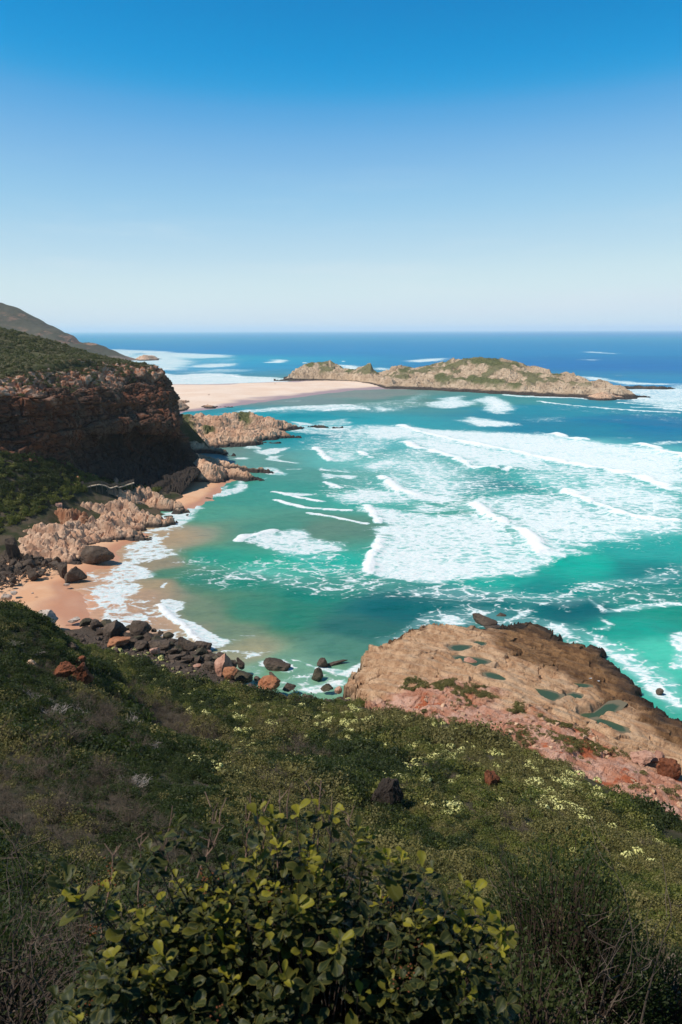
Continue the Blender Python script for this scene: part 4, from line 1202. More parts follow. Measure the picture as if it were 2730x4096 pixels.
# patches of scrub set out on the slope at the height they grow
zi = z0.copy()
dd = np.stack([x, y, z0 - EYE], 1) @ CM
pu = 1365 + FPX * dd[:, 0] / -dd[:, 2]; pvv = 2048 - FPX * dd[:, 1] / -dd[:, 2]
for P in VEGI:
    veg = np.maximum(veg, smooth01(-5, 7, poly_sd(np.stack([pu, pvv], 1), np.array(P)) + fbm(xyz(x, y) / 8, 3, 840) * 9) * (t < 1.25))
rough = on * (1 - .75 * veg)
z = z0 + rough * ((b1 - .5) * 6.0 + (b2 - .5) * 3.6 - 1.3 * (1 - smooth01(0, 1.2, e1)) + fbm(p / 6, 4, 850) * 1.0) + veg * (.8 + fbm(p / 3, 2, 851) * .5)
# the low dark shelf along the water
lowm = smooth01(.0, .02, t) * smooth01(.16, .05, t)
z = np.where((t > 0) & (t < .16), np.maximum(z * (1 - lowm) + lowm * (1.2 + b2 * 1.6), .7), z)
ISLE = rock_mat("island_rock", srgb(226, 198, 166) * .74, srgb(200, 170, 138) * .70, srgb(122, 100, 80) * .6, .3, 2.0, (.05, .036, .028), 1.6, veg=True, bump=.5)
v, f, at = compact(xyz(x, y, z), grid_faces(*X.shape, z > -2), dict(veg=veg))
c = np.array([100, 860, 0])
tag(mesh_obj("rocky_island", v - c, f, ISLE, attrs=at, loc=c), "long rocky island with scrub patches at the end of the sand bar", "island")
rock_mass("reef", [crest(C8, [(1080, 308, 3.0, 9), (1200, 305, 3.2, 9), (1330, 306, 3.4, 9), (1420, 316, 2.4, 8), (1480, 322, 1.2, 6)])], DARK, .9, S12, 2, 6, 4, 2.2, "long low dark reef in the surf beyond the right end of the island", "reef", 290)
rock_mass("reef", [crest(C8, [(780, 385, 3.0, 10), (880, 352, 7.5, 14), (960, 370, 5.0, 11), (1060, 398, 2.6, 8), (1175, 405, 1.4, 6)])], FARTAN, .9, frame(-40, 30), 2.4, 6, 4, 3, "brown ledge of rock at the near right foot of the island", "reef", 295, veg=lambda x, y, z: np.zeros(len(x)))

# ------------------------------------------------------------------ the cliff
NET = [
    [(-420, 1480, 250), (-420, 1520, 244), (-420, 1560, 238), (-420, 1640, 237), (-420, 1720, 236), (-420, 1790, 233), (-420, 1840, 228)],
    [(0, 1508, 268), (0, 1540, 258), (0, 1566, 250), (0, 1640, 250), (0, 1720, 249), (0, 1785, 248), (0, 1840, 240)],
    [(220, 1456, 300), (205, 1520, 280), (190, 1580, 262), (195, 1650, 263), (210, 1740, 263), (230, 1815, 263), (245, 1870, 257)],
    [(330, 1436, 320), (330, 1490, 304), (330, 1550, 288), (332, 1640, 284), (345, 1730, 281), (370, 1790, 289), (405, 1930, 274)],
    [(430, 1446, 340), (450, 1490, 326), (470, 1535, 312), (480, 1620, 306), (490, 1712, 300), (505, 1770, 316), (565, 1955, 281)],
    [(520, 1456, 360), (550, 1485, 350), (580, 1515, 338), (608, 1600, 328), (622, 1715, 316), (635, 1790, 338), (692, 1965, 284)],
    [(600, 1462, 375), (630, 1482, 366), (655, 1505, 356), (692, 1600, 348), (722, 1705, 337), (740, 1785, 340), (792, 1900, 313)],
    [(600, 1464, 402), (622, 1485, 402), (642, 1512, 400), (662, 1600, 396), (690, 1680, 391), (704, 1745, 386), (765, 1815, 381)],
]
net = np.array([[at_y(*p_) for p_ in c_] for c_ in NET])        # columns along the cliff, rows down it


def spline(P, n):
    """Catmull-Rom along axis 0"""
    P = np.concatenate([2 * P[:1] - P[1:2], P, 2 * P[-1:] - P[-2:-1]])
    m = len(P) - 3
    t = np.linspace(0, m, n); i = np.minimum(t.astype(int), m - 1); f = (t - i).reshape((-1,) + (1,) * (P.ndim - 1))
    a, b, c_, d = P[i], P[i + 1], P[i + 2], P[i + 3]
    return .5 * (2 * b + (c_ - a) * f + (2 * a - 5 * b + 4 * c_ - d) * f ** 2 + (3 * b - a - 3 * c_ + d) * f ** 3)


g = spline(net, 520)
g = np.swapaxes(spline(np.swapaxes(g, 0, 1), 210), 0, 1)        # (520, 210, 3)
du = np.gradient(g, axis=0); dv = np.gradient(g, axis=1)
nrm = np.cross(du, dv); nrm /= np.linalg.norm(nrm, axis=2, keepdims=True) + 1e-9
if nrm[200, 100] @ np.array([.9, -.4, 0]) < 0:
    nrm = -nrm
p = g.reshape(-1, 3); nrm = nrm.reshape(-1, 3)
fr = frame(62, 9)
b1, e1, _ = blocks(p, fr, 6.0, 7.5, 6.0, 91, .4)
b2, e2, _ = blocks(p, fr, 2.2, 2.8, 2.4, 95, .4)
b3, e3, _ = blocks(p, fr, .8, 1.3, 1.2, 97, .3)
tv = np.tile(np.linspace(0, 1, 210), 520)
amp = smooth01(0, .08, tv) * (1 - .45 * smooth01(.80, 1, tv))
big = fbm(p / np.array([18, 18, 26]), 3, 901) * 3.6 + fbm(p / np.array([7, 7, 12]), 3, 905) * 1.5
disp = amp * (big + (b1 - .5) * 3.4 + (b2 - .5) * 1.9 + (b3 - .5) * .8 - .5 * (1 - smooth01(0, .35, e2)) - 1.2 * (1 - smooth01(0, .5, e1)))
p2 = p + nrm * disp[:, None]
p2[:, 2] += amp * smooth01(.45, .2, tv) * (b2 - .5) * .8
k = NT("cliff_rock")
n1 = k.noise(.10, 5, .6); n2 = k.noise(.55, 6, .68, stretch=(1, 1, 1.8)); n3 = k.noise(3.0, 4, .7)
col = k.mix(k.step(n1, .40, .62), srgb(146, 92, 66) * .60, srgb(122, 96, 80) * .58)
col = k.mix(k.step(n2, .46, .64), col, srgb(92, 60, 46) * .5)
col = k.mix(k.step(k.noise(.35, 4, .6), .56, .68, 0, .7), col, srgb(150, 134, 120) * .42)
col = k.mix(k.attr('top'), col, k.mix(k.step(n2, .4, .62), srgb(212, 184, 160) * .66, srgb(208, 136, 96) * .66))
col = k.mix(k.step(n3, .5, .72, 0, .5), col, k.mix(1.0, col, (.45, .42, .4), 'MULTIPLY'))
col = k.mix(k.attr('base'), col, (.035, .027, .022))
k.bump(k.math('ADD', n2, k.math('MULTIPLY', n3, .5)), .6, .5)
CLIFF = k.done(col, .9, .15)
top = smooth01(.40, .16, tv + fbm(p / 9, 3, 910) * .14 + fbm(p / 2.5, 2, 911) * .07)  # paler rim colour for sunlit ledges, face kept darker as shade
basem = smooth01(.72, .86, tv + fbm(p / 6, 3, 912) * .06) * smooth01(-98, -86, p[:, 0])  # shadow of the hollow painted into the rock below the overhang
c = np.array([-85, 300, 0])
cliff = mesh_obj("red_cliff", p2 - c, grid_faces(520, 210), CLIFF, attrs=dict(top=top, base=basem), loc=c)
tag(cliff, "shadowed red brown sea cliff with a hollow at its foot and a ragged pale rim", "cliff")

# ------------------------------------------------------------------ scrub: uncountable low bushes clothing the slopes
def leaf_cloud(n, leaf, seed, flat_top=.7, spread=1.0, elong=1.7):
    r = np.random.default_rng(seed)
    d = r.normal(size=(n, 3)); d[:, 2] = np.abs(d[:, 2]) * flat_top + .02
    d /= np.linalg.norm(d, axis=1, keepdims=True)
    lob = 1 + .28 * vnoise(d * 2.3 + seed, seed) + .12 * vnoise(d * 6 + seed, seed + 1)
    rad = (r.uniform(.45, 1, n) ** .6) * lob * spread
    c = d * rad[:, None]; c[:, 2] *= .85
    nn = d + r.normal(size=(n, 3)) * .55; nn /= np.linalg.norm(nn, axis=1, keepdims=True)
    a = np.cross(nn, r.normal(size=(n, 3))); a /= np.linalg.norm(a, axis=1, keepdims=True)
    b = np.cross(nn, a)
    s = leaf * r.uniform(.6, 1.3, n)[:, None]
    v = np.stack([c - a * s * elong * .5, c + b * s * .5, c + a * s * elong * .5, c - b * s * .5], 1).reshape(-1, 3)
    return v, np.arange(4 * n).reshape(n, 4)


def tubes(paths, sides=3):
    """paths: list of (points (k,3), radii (k,)) -> verts, quads"""
    V, F, o = [], [], 0
    for P, R in paths:
        P = np.asarray(P, float); R = np.asarray(R, float); kk = len(P)
        T = np.gradient(P, axis=0); T /= np.linalg.norm(T, axis=1, keepdims=True) + 1e-9
        ref = np.array([.31, .17, .93]) if abs(T[0, 2]) < .8 else np.array([.9, .3, .1])
        A = np.cross(T, ref); A /= np.linalg.norm(A, axis=1, keepdims=True) + 1e-9
        B = np.cross(T, A)
        an = np.arange(sides) * 2 * math.pi / sides
        ring = P[:, None] + R[:, None, None] * (A[:, None] * np.cos(an)[None, :, None] + B[:, None] * np.sin(an)[None, :, None])
        V.append(ring.reshape(-1, 3))
        i = np.arange(kk * sides).reshape(kk, sides)
        j = np.roll(i, -1, 1)
        F.append(np.stack([i[:-1], j[:-1], j[1:], i[1:]], -1).reshape(-1, 4) + o)
        o += kk * sides
    return np.concatenate(V), np.concatenate(F)


def twig_paths(seed, n_main, length, rad, depth=3, up=.8, spread=.9, kids=4, base=.05, droop=0.0):
    r = np.random.default_rng(seed)
    out = []

    def grow(p, d, L, R, lev):
        k_ = 5
        pts = [p]; q = p.copy(); dd = d.copy()
        for _ in range(k_ - 1):
            dd = dd + r.normal(size=3) * .24 + np.array([0, 0, .05 - droop]); dd /= np.linalg.norm(dd)
            q = q + dd * L / (k_ - 1); pts.append(q.copy())
        out.append((np.array(pts), np.linspace(R, R * .45, k_)))
        if lev > 0:
            for _ in range(kids):
                t = r.integers(1, k_)
                nd = dd + r.normal(size=3) * .75; nd[2] += .15; nd /= np.linalg.norm(nd)
                grow(pts[t].copy(), nd, L * r.uniform(.45, .75), R * .55, lev - 1)
    for _ in range(n_main):
        a = r.uniform(0, 2 * math.pi); s = r.uniform(0, spread)
        d = np.array([math.cos(a) * s, math.sin(a) * s, up]); d /= np.linalg.norm(d)
        grow(np.array([math.cos(a), math.sin(a), 0]) * base * r.uniform(0, 1), d, length * r.uniform(.6, 1.0), rad, depth)
    return out


def leaf_mat(name, c1, c2, c3, trans=.3, tcol=(.16, .2, .03), scale=.12, rough=.6):
    k = NT(name)
    rnd = k.n('ShaderNodeObjectInfo').outputs['Random']
    n1 = k.noise(scale, 4, .6); n2 = k.noise(9.0, 2, .6)
    col = k.mix(k.step(n1, .38, .62), c1, c2)
    col = k.mix(k.step(rnd, .2, .9, 0, .85), col, c3)
    col = k.mix(k.step(n2, .35, .7, 0, .45), col, k.mix(1.0, col, (1.7, 1.6, 1.5), 'MULTIPLY'))
    k.done(col, rough, .25)
    tr = k.n('ShaderNodeBsdfTranslucent', {'Color': tcol})
    mx = k.n('ShaderNodeMixShader', {0: trans, 1: k.b.outputs[0], 2: tr})
    k.t.links.new(mx.outputs[0], k.out.inputs['Surface'])
    return k.m


GREEN = leaf_mat("scrub_green", (.102, .116, .020), (.062, .076, .016), (.165, .158, .036))
OLIVE = leaf_mat("scrub_olive", (.155, .138, .038), (.105, .100, .028), (.20, .172, .062), tcol=(.16, .15, .04))
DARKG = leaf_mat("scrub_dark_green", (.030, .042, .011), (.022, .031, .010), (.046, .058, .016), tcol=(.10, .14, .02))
FAROLIVE = leaf_mat("scrub_far", (.095, .092, .034), (.070, .075, .027), (.15, .125, .07), .2, scale=.05)
k = NT("twig_grey")
rnd = k.n('ShaderNodeObjectInfo').outputs['Random']
TWIG = k.done(k.mix(k.noise(2.0, 3), k.mix(rnd, (.075, .056, .038), (.12, .09, .064)), (.15, .118, .086)), .95, .1)
k = NT("dead_wood")
DEAD = k.done(k.mix(k.noise(6.0, 4), (.24, .20, .165), (.42, .37, .32)), .95, .1)
k = NT("flower_yellow")
rnd = k.n('ShaderNodeObjectInfo').outputs['Random']
FLOWER = k.done(k.mix(rnd, (.52, .50, .17), (.68, .64, .27)), .9, .1)


def scatter(name, src, pts, scl, label):
    """one mass of bushes: copies of src strewn over pts"""
    n = len(pts)
    me = bpy.data.meshes.new(name)
    me.vertices.add(n)
    me.vertices.foreach_set('co', np.asarray(pts, np.float32).ravel())
    a = me.attributes.new('scl', 'FLOAT_VECTOR', 'POINT')
    s = np.stack([scl * rng.uniform(.8, 1.25, n), scl * rng.uniform(.8, 1.25, n), scl * rng.uniform(.65, 1.45, n)], 1)
    a.data.foreach_set('vector', s.astype(np.float32).ravel())
    a = me.attributes.new('rot', 'FLOAT_VECTOR', 'POINT')
    ro = np.stack([rng.normal(0, .16, n), rng.normal(0, .16, n), rng.uniform(0, 6.28, n)], 1)
    a.data.foreach_set('vector', ro.astype(np.float32).ravel())
    o = bpy.data.objects.new(name, me)
    link(o)
    ng = bpy.data.node_groups.new(name, 'GeometryNodeTree')
    ng.interface.new_socket('Geometry', in_out='INPUT', socket_type='NodeSocketGeometry')
    ng.interface.new_socket('Geometry', in_out='OUTPUT', socket_type='NodeSocketGeometry')
    N = ng.nodes.new; L = ng.links.new
    gi, go = N('NodeGroupInput'), N('NodeGroupOutput')
    inst = N('GeometryNodeInstanceOnPoints')
    oi = N('GeometryNodeObjectInfo'); oi.inputs['Object'].default_value = src; oi.inputs['As Instance'].default_value = True
    at1 = N('GeometryNodeInputNamedAttribute'); at1.data_type = 'FLOAT_VECTOR'; at1.inputs['Name'].default_value = 'rot'
    at2 = N('GeometryNodeInputNamedAttribute'); at2.data_type = 'FLOAT_VECTOR'; at2.inputs['Name'].default_value = 'scl'
    e = N('FunctionNodeEulerToRotation')
    L(at1.outputs['Attribute'], e.inputs[0]); L(e.outputs[0], inst.inputs['Rotation'])
    L(at2.outputs['Attribute'], inst.inputs['Scale'])
    L(oi.outputs['Geometry'], inst.inputs['Instance'])
    L(gi.outputs[0], inst.inputs['Points']); L(inst.outputs[0], go.inputs[0])
    md = o.modifiers.new('scatter', 'NODES'); md.node_group = ng
    return tag(o, label, kind='stuff')


def ground_ray(px, py, fn, y0, y1, step=.4):
    """where the view ray through photograph pixel (px, py) first meets the ground fn"""
    ys = np.arange(y0, y1, step)
    d = rays([(px, py)])[0]
    t = ys / d[1]
    g_ = fn(d[0] * t, ys)
    zr = EYE + d[2] * t
    i = np.argmax(zr < g_)
    if not (zr < g_).any():
        return None
    return np.array([d[0] * t[i], ys[i], g_[i]])


def hill_hit(px, py):
    return ground_ray(px, py, lambda a, b: hill_z(a, b), 3.0, 160)


def make_src(name, v, f, mat, loc, label):
    o = mesh_obj(name, v, f, mat, smooth=False, loc=loc)
    return tag(o, label, kind='stuff')


def sector(n_per, r0, r1, a0, a1):
    A = math.radians(a1 - a0) / 2 * (r1 ** 2 - r0 ** 2)
    n = int(A * n_per)
    r = np.sqrt(rng.uniform(r0 ** 2, r1 ** 2, n)); a = np.radians(rng.uniform(a0, a1, n))
    return np.stack([r * np.sin(a), r * np.cos(a)], 1)


PT = np.concatenate([sector(7, 6.5, 24, -42, 42), sector(3.4, 24, 60, -40, 40), sector(2.0, 60, 165, -38, 40)])
rad = np.hypot(*PT.T)
SC = np.where(rad < 24, .34, np.where(rad < 60, .50, .72)) * rng.uniform(.7, 1.35, len(PT))
HZ = hill_z(PT[:, 0], PT[:, 1])
sh = poly_sd(PT, SHELF_POLY)
shy = np.interp(PT[:, 0], SHORE_XY[:, 0], SHORE_XY[:, 1])
shy = np.interp(PT[:, 0], SCRUB_XY[:, 0], SCRUB_XY[:, 1])
ok = (HZ > 2.5) & ((sh < -.6) | (PT[:, 1] < 45)) & ((PT[:, 1] < shy) | (PT[:, 0] > 12))
edge_gap = smooth01(-12, 0, sh) * smooth01(-.3, .4, fbm(xyz(PT[:, 0], PT[:, 1]) / 4, 3, 948)) * .9          # thinner towards the rock
ok &= rng.uniform(size=len(PT)) > edge_gap
# bare places
bare = fbm(xyz(PT[:, 0], PT[:, 1]) / 9, 3, 950)
ok &= ~((bare > 1.05) & (rad > 30))
ok &= rng.uniform(size=len(PT)) > .18 + .25 * smooth01(.25, .6, fbm(xyz(PT[:, 0], PT[:, 1]) / 2.6, 3, 947))
PT, rad, SC, HZ = PT[ok], rad[ok], SC[ok], HZ[ok]
big = fbm(xyz(PT[:, 0], PT[:, 1]) / 6.5, 3, 955)
SC *= (1 + .5 * smooth01(.1, .6, big)) * np.where(rng.uniform(size=len(PT)) < .05, rng.uniform(1.3, 1.8, len(PT)), 1)
AL = PT @ np.array([.56, -.83]); AC = PT @ np.array([.83, .56])
t1 = fbm(xyz(AL * .35, AC) / 7, 3, 960) + rng.normal(0, .28, len(PT))
t2 = fbm(xyz(AL * .35, AC) / 5, 3, 965) + rng.normal(0, .25, len(PT))
spur = smooth01(8, -22, PT[:, 0] - .12 * PT[:, 1]) * smooth01(110, 70, PT[:, 1])  # spur gets more dark green scrub, its shade put into the colour
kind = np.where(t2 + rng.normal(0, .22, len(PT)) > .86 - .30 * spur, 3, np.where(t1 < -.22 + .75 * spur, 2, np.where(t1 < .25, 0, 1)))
P3 = np.stack([PT[:, 0], PT[:, 1], HZ - .08], 1)
for kd, (nm, nl, lf, mt, lab) in enumerate([("green_scrub", 380, .11, GREEN, "green low scrub covering the hillside"), ("olive_scrub", 380, .10, OLIVE, "olive brown low scrub on the hillside"), ("dark_scrub", 380, .115, DARKG, "dense dark green scrub, deepened in colour for the shade of the spur")]):
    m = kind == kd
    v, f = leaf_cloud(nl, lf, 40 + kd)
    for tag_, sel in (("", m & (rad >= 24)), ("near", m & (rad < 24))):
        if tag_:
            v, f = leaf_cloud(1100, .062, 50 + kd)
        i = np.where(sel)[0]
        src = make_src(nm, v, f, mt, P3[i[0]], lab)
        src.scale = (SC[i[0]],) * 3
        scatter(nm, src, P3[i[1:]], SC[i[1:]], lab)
m = kind == 3
tv_, tf_ = tubes(twig_paths(5, 9, 1.0, .016, 2, .8, .9, 4))
i = np.where(m)[0]
src = make_src("twiggy_scrub", tv_, tf_, TWIG, P3[i[0]], "grey brown leafless twiggy scrub")
src.scale = (SC[i[0]],) * 3
scatter("twiggy_scrub", src, P3[i[1:]], SC[i[1:]] * 1.1, "grey brown leafless twiggy scrub on the hillside")

# scrub of the slope under the cliff
n = 9000
q = np.stack([rng.uniform(-150, -55, n), rng.uniform(185, 312, n)], 1)
zz_ = scr_tps(q[:, 0], q[:, 1]) + scr_detail(q[:, 0], q[:, 1])
LOWER = np.array([cp(a, b, z=c)[:2] for a, b, c in [(-400, 2150, 6), (0, 2120, 6.5), (110, 2085, 6.5), (190, 2050, 7), (260, 2010, 8), (330, 1985, 7.5), (400, 1962, 6.5), (470, 1955, 6)]])
o_ = np.argsort(LOWER[:, 0])
ok = (q[:, 1] > np.interp(q[:, 0], LOWER[o_, 0], LOWER[o_, 1])) & (zz_ > 3.6) & (q[:, 1] < np.interp(q[:, 0], BASE_XY[:, 0], BASE_XY[:, 1]) + 1)
q, zz_ = q[ok], zz_[ok]
v, f = leaf_cloud(200, .20, 61)
gsc = rng.uniform(.7, 1.5, len(q))
sel = fbm(xyz(q[:, 0], q[:, 1]) / 14, 3, 970) + rng.normal(0, .2, len(q)) > .05
for nm, mt, s_, lab in (("slope_scrub", DARKG, ~sel, "dark green scrub on the slope under the cliff"), ("slope_scrub", GREEN, sel, "mid green scrub on the slope under the cliff")):
    i = np.where(s_)[0]
    src = make_src(nm, v, f, mt, (q[i[0], 0], q[i[0], 1], zz_[i[0]]), lab)
    scatter(nm, src, np.stack([q[i, 0], q[i, 1], zz_[i] - .1], 1)[1:], gsc[i][1:], lab)
# scrub of the slope above the cliff
n = 11000
q = np.stack([rng.uniform(-260, -85, n), rng.uniform(240, 445, n)], 1)
zz_ = head_cut(q[:, 0], q[:, 1], head_tps(q[:, 0], q[:, 1]) + head_detail(q[:, 0], q[:, 1]))
ix = np.interp(q[:, 1], RIM_XY[:, 1], RIM_XY[:, 0])
ok = (q[:, 0] < ix + 3.0 - 9 * np.clip(fbm(xyz(q[:, 0], q[:, 1]) / 10, 2, 975) + .3, 0, 1)) & (zz_ > 5) & (fbm(xyz(q[:, 0], q[:, 1]) / 16, 3, 977) < .5)
q, zz_ = q[ok], zz_[ok]
v, f = leaf_cloud(150, .24, 63, flat_top=.45)
src = make_src("headland_scrub", v, f, FAROLIVE, (q[0, 0], q[0, 1], zz_[0]), "olive scrub on the slope above the cliff")
scatter("headland_scrub", src, np.stack([q[:, 0], q[:, 1], zz_ - .15], 1)[1:], rng.uniform(.6, 1.5, len(q) - 1), "olive scrub on the slope above the cliff")
# tufts on the broken top of the cliff
gp = (p2.reshape(520, 210, 3))[8:500, 2:62].reshape(-1, 3)
i = rng.choice(len(gp), 2200, replace=False)
gp = gp[i]
gp = gp[fbm(gp / 9, 3, 981) + .25 * fbm(gp / 2.5, 2, 982) > .12]
srcc = make_src("cliff_scrub", v, f, FAROLIVE, gp[0], "olive tufts growing on the broken cliff top")
srcc.scale = (.5, .5, .5)
scatter("cliff_scrub", srcc, gp[1:], rng.uniform(.4, .95, len(gp) - 1), "olive tufts growing on the broken cliff top")
# low growth among the pink rock above the pools
vx, vy = v[:1, 0], v[:1, 1]
pts = []
for P in VEG_XY:
    lo_, hi_ = P.min(0), P.max(0)
    q = rng.uniform(lo_, hi_, (int(np.prod(hi_ - lo_) * 9), 2))
    q = q[poly_sd(q, P) * .5 + fbm(xyz(q[:, 0], q[:, 1]) / 1.5, 3, 660) * 1.3 > .3]
    pts += [(a, b, shelf_z(a, b)) for a, b in q]
q = rng.uniform(SHELF_POLY.min(0), np.minimum(SHELF_POLY.max(0), (80, 140)), (9000, 2))
kp = (poly_sd(q, SHELF_POLY) > .5) & (shelf_tps(q[:, 0], q[:, 1]) > 6.6) & (fbm(xyz(q[:, 0], q[:, 1] * 2.0) / 6.0, 3, 662) > .16)
pts += [(a, b, shelf_z(a, b)) for a, b in q[kp]]
pts = np.array(pts)
v, f = leaf_cloud(120, .2, 66, flat_top=.5)
src = make_src("rock_scrub", v, f, OLIVE, pts[0], "olive low growth among the pink rock")
scatter("rock_scrub", src, pts[1:], rng.uniform(.22, .5, len(pts) - 1), "olive low growth among the pink rock above the pools")

# flowering bushes: every one its own object
def flower_mesh(seed):
    v, f = leaf_cloud(170, .15, seed)
    r = np.random.default_rng(seed)
    V, F, M = [v], [tuple(t_) for t_ in f], [0] * len(f)
    o = len(v)
    for _ in range(44):
        d = r.normal(size=3); d[2] = abs(d[2]) * 1.1 + .35; d /= np.linalg.norm(d)
        c = d * r.uniform(.8, 1.02); c[2] = c[2] * .85 + .03
        nn = d + r.normal(size=3) * .25; nn /= np.linalg.norm(nn)
        a = np.cross(nn, [.3, .5, .1]); a /= np.linalg.norm(a); b = np.cross(nn, a)
        R = r.uniform(.09, .22)
        an = np.arange(7) * 2 * math.pi / 7 + r.uniform(0, 1)
        rr_ = R * r.uniform(.7, 1.2, 7)
        V.append(np.concatenate([c + rr_[:, None] * (np.cos(an)[:, None] * a + np.sin(an)[:, None] * b), [c + nn * R * .35]]))
        for j in range(7):
            F.append((o + j, o + (j + 1) % 7, o + 7)); M.append(1)
        o += 8
    return np.concatenate(V), F, M


FLOWER_SRC = []
for s_ in range(3):
    v, F, M = flower_mesh(80 + s_)
    me = bpy.data.meshes.new("flowering_bush")
    me.from_pydata(v.tolist(), [], F)
    me.materials.append(GREEN); me.materials.append(FLOWER)
    me.polygons.foreach_set('material_index', M)
    me.update()
    FLOWER_SRC.append(me)
C5B = lambda *p: crop(0, 2400, .8705, p)
C6B = lambda *p: crop(1365, 2400, .8705, p)
FR = [(C6B((0, 480), (250, 500), (500, 560), (650, 640), (640, 720), (500, 760), (300, 700), (0, 640)), 70), (C6B((600, 560), (900, 700), (1150, 820), (1300, 900), (1200, 960), (1000, 860), (750, 760), (620, 690)), 62), (C6B((780, 820), (1000, 830), (1200, 900), (1180, 1010), (1000, 980), (820, 900)), 50),
      (C6B((60, 740), (400, 760), (420, 860), (300, 850), (100, 800)), 12), (C6B((380, 900), (570, 960), (500, 1010), (380, 960)), 8), (C5B((480, 220), (700, 230), (860, 330), (900, 400), (800, 420), (600, 360), (480, 290)), 26), (C5B((880, 360), (980, 380), (960, 430), (900, 430)), 8),
      (C5B((1080, 600), (1180, 600), (1160, 720), (1080, 720)), 10), (C5B((1180, 420), (1540, 500), (1560, 600), (1300, 560)), 22), (C5B((880, 690), (1100, 760), (1100, 860), (1040, 830), (900, 760)), 10), (C5B((1300, 720), (1568, 700), (1500, 820), (1320, 800)), 8)]
FR += [(C6B((0, 430), (300, 480), (700, 640), (1100, 850), (1250, 950), (900, 990), (500, 860), (200, 820), (0, 760)), 55), (C5B((700, 250), (1100, 400), (1500, 520), (1560, 800), (1200, 820), (900, 600)), 45), (C6B((900, 1000), (1300, 950), (1500, 1100), (1450, 1300), (1100, 1200)), 14)]
spots = []
for poly, n in FR:
    P = np.array(poly); c_ = 0; n = int(n * 2.0)
    while c_ < n:
        q = rng.uniform(P.min(0), P.max(0))
        if poly_sd(q[None], P)[0] <= 0:
            continue
        h_ = hill_hit(*q)
        c_ += 1
        if h_ is None or poly_sd(h_[None, :2], SHELF_POLY)[0] > -1:
            continue
        spots.append((h_, rng.uniform(.3, .66)))
order = sorted(range(len(spots)), key=lambda j: -spots[j][1] / np.hypot(*spots[j][0][:2]))
rest = [spots[j] for j in order[290:]]
spots = [spots[j] for j in order[:290]]
wide = np.array(C6B((0, 400), (300, 460), (760, 640), (1200, 840), (1500, 1020), (1500, 1250), (1000, 1150), (500, 1000), (100, 900), (-300, 760), (-700, 560), (-900, 330), (-760, 200), (-300, 360)))
wq_ = rng.uniform(wide.min(0), wide.max(0), (900, 2)); wq_ = wq_[poly_sd(wq_, wide) > 0]
for q_ in wq_:
    h_ = hill_hit(*q_)
    if h_ is not None and poly_sd(h_[None, :2], SHELF_POLY)[0] < -1:
        rest.append((h_, rng.uniform(.16, .34)))
srcf = mesh_obj("flowering_scrub", *leaf_cloud(10, .1, 3), FLOWER, loc=rest[0][0])
srcf.data = FLOWER_SRC[0]
tag(srcf, "pale yellow flowering scrub strewn over the hillside", kind='stuff')
srcf.scale = (.4, .4, .4)
scatter("flowering_scrub", srcf, np.array([r_[0] for r_ in rest[1:]]), np.array([r_[1] for r_ in rest[1:]]), "pale yellow flowering scrub strewn over the hillside")
for i, (h_, s_) in enumerate(spots):
    o = bpy.data.objects.new("flowering_bush", FLOWER_SRC[i % 3])
    o.location = h_ + np.array([0, 0, .05]); o.scale = (s_ * 1.15, s_, s_ * .95); o.rotation_euler = (0, 0, rng.uniform(0, 6.28))
    link(o)
    tag(o, "low bush covered in pale yellow flower heads on the green hillside", "bush", "pale yellow flowering bushes on the hillside")

# ------------------------------------------------------------------ boulders
def boulder_mesh(name, seed, mat, subdiv=4, cuts=11, rough=.13):
    bm = bmesh.new()
    bmesh.ops.create_icosphere(bm, subdivisions=subdiv, radius=1.0)
    v = np.array([q.co[:] for q in bm.verts])
    r = np.random.default_rng(seed)
    for _ in range(cuts):
        n = r.normal(size=3); n /= np.linalg.norm(n)
        dlt = r.uniform(.4, .78)
        d = v @ n - dlt
        v = v - np.where(d > 0, d, 0)[:, None] * n * .93
    rad = 1 + rough * fbm(v * 1.6 + seed, 4, seed) + rough * .4 * fbm(v * 6 + seed, 3, seed + 3)
    v = v * rad[:, None]
    v[:, 2] = np.maximum(v[:, 2], -.62)
    for q, c in zip(bm.verts, v):
        q.co = c
    me = bpy.data.meshes.new(name)
    bm.to_mesh(me); bm.free()
    me.materials.append(mat)
    return me


WETROCK = rock_mat("wet_boulder", (.080, .056, .040), (.135, .098, .070), (.030, .024, .019), 1.4, bump=.7)
MOSSY = rock_mat("mossy_boulder", (.066, .056, .034), (.11, .09, .056), (.026, .026, .016), 1.4, bump=.7)
PINK = rock_mat("pink_boulder", srgb(226, 178, 152) * .72, srgb(206, 150, 124) * .68, srgb(150, 104, 84) * .6, 1.4, bump=.5)
ORANGE = rock_mat("orange_boulder", srgb(206, 142, 102) * .70, srgb(186, 116, 76) * .66, srgb(120, 74, 50) * .6, 1.6, bump=.5)
WHITE = rock_mat("pale_boulder", srgb(226, 210, 194) * .75, srgb(206, 186, 168) * .70, srgb(150, 132, 116) * .6, 1.2, bump=.4)
RUSTY = rock_mat("rusty_rock", srgb(176, 106, 70) * .60, srgb(146, 88, 60) * .54, srgb(78, 50, 38) * .45, 2.2, bump=.8)
SHAPES = {}


def bmesh_for(kind, i):
    key = (kind, i % 5)
    if key not in SHAPES:
        SHAPES[key] = boulder_mesh("boulder", 300 + 10 * key[1] + len(SHAPES), {'w': WETROCK, 'm': MOSSY, 'p': PINK, 'o': ORANGE, 'l': WHITE, 'b': DARK}[kind])
    return SHAPES[key]


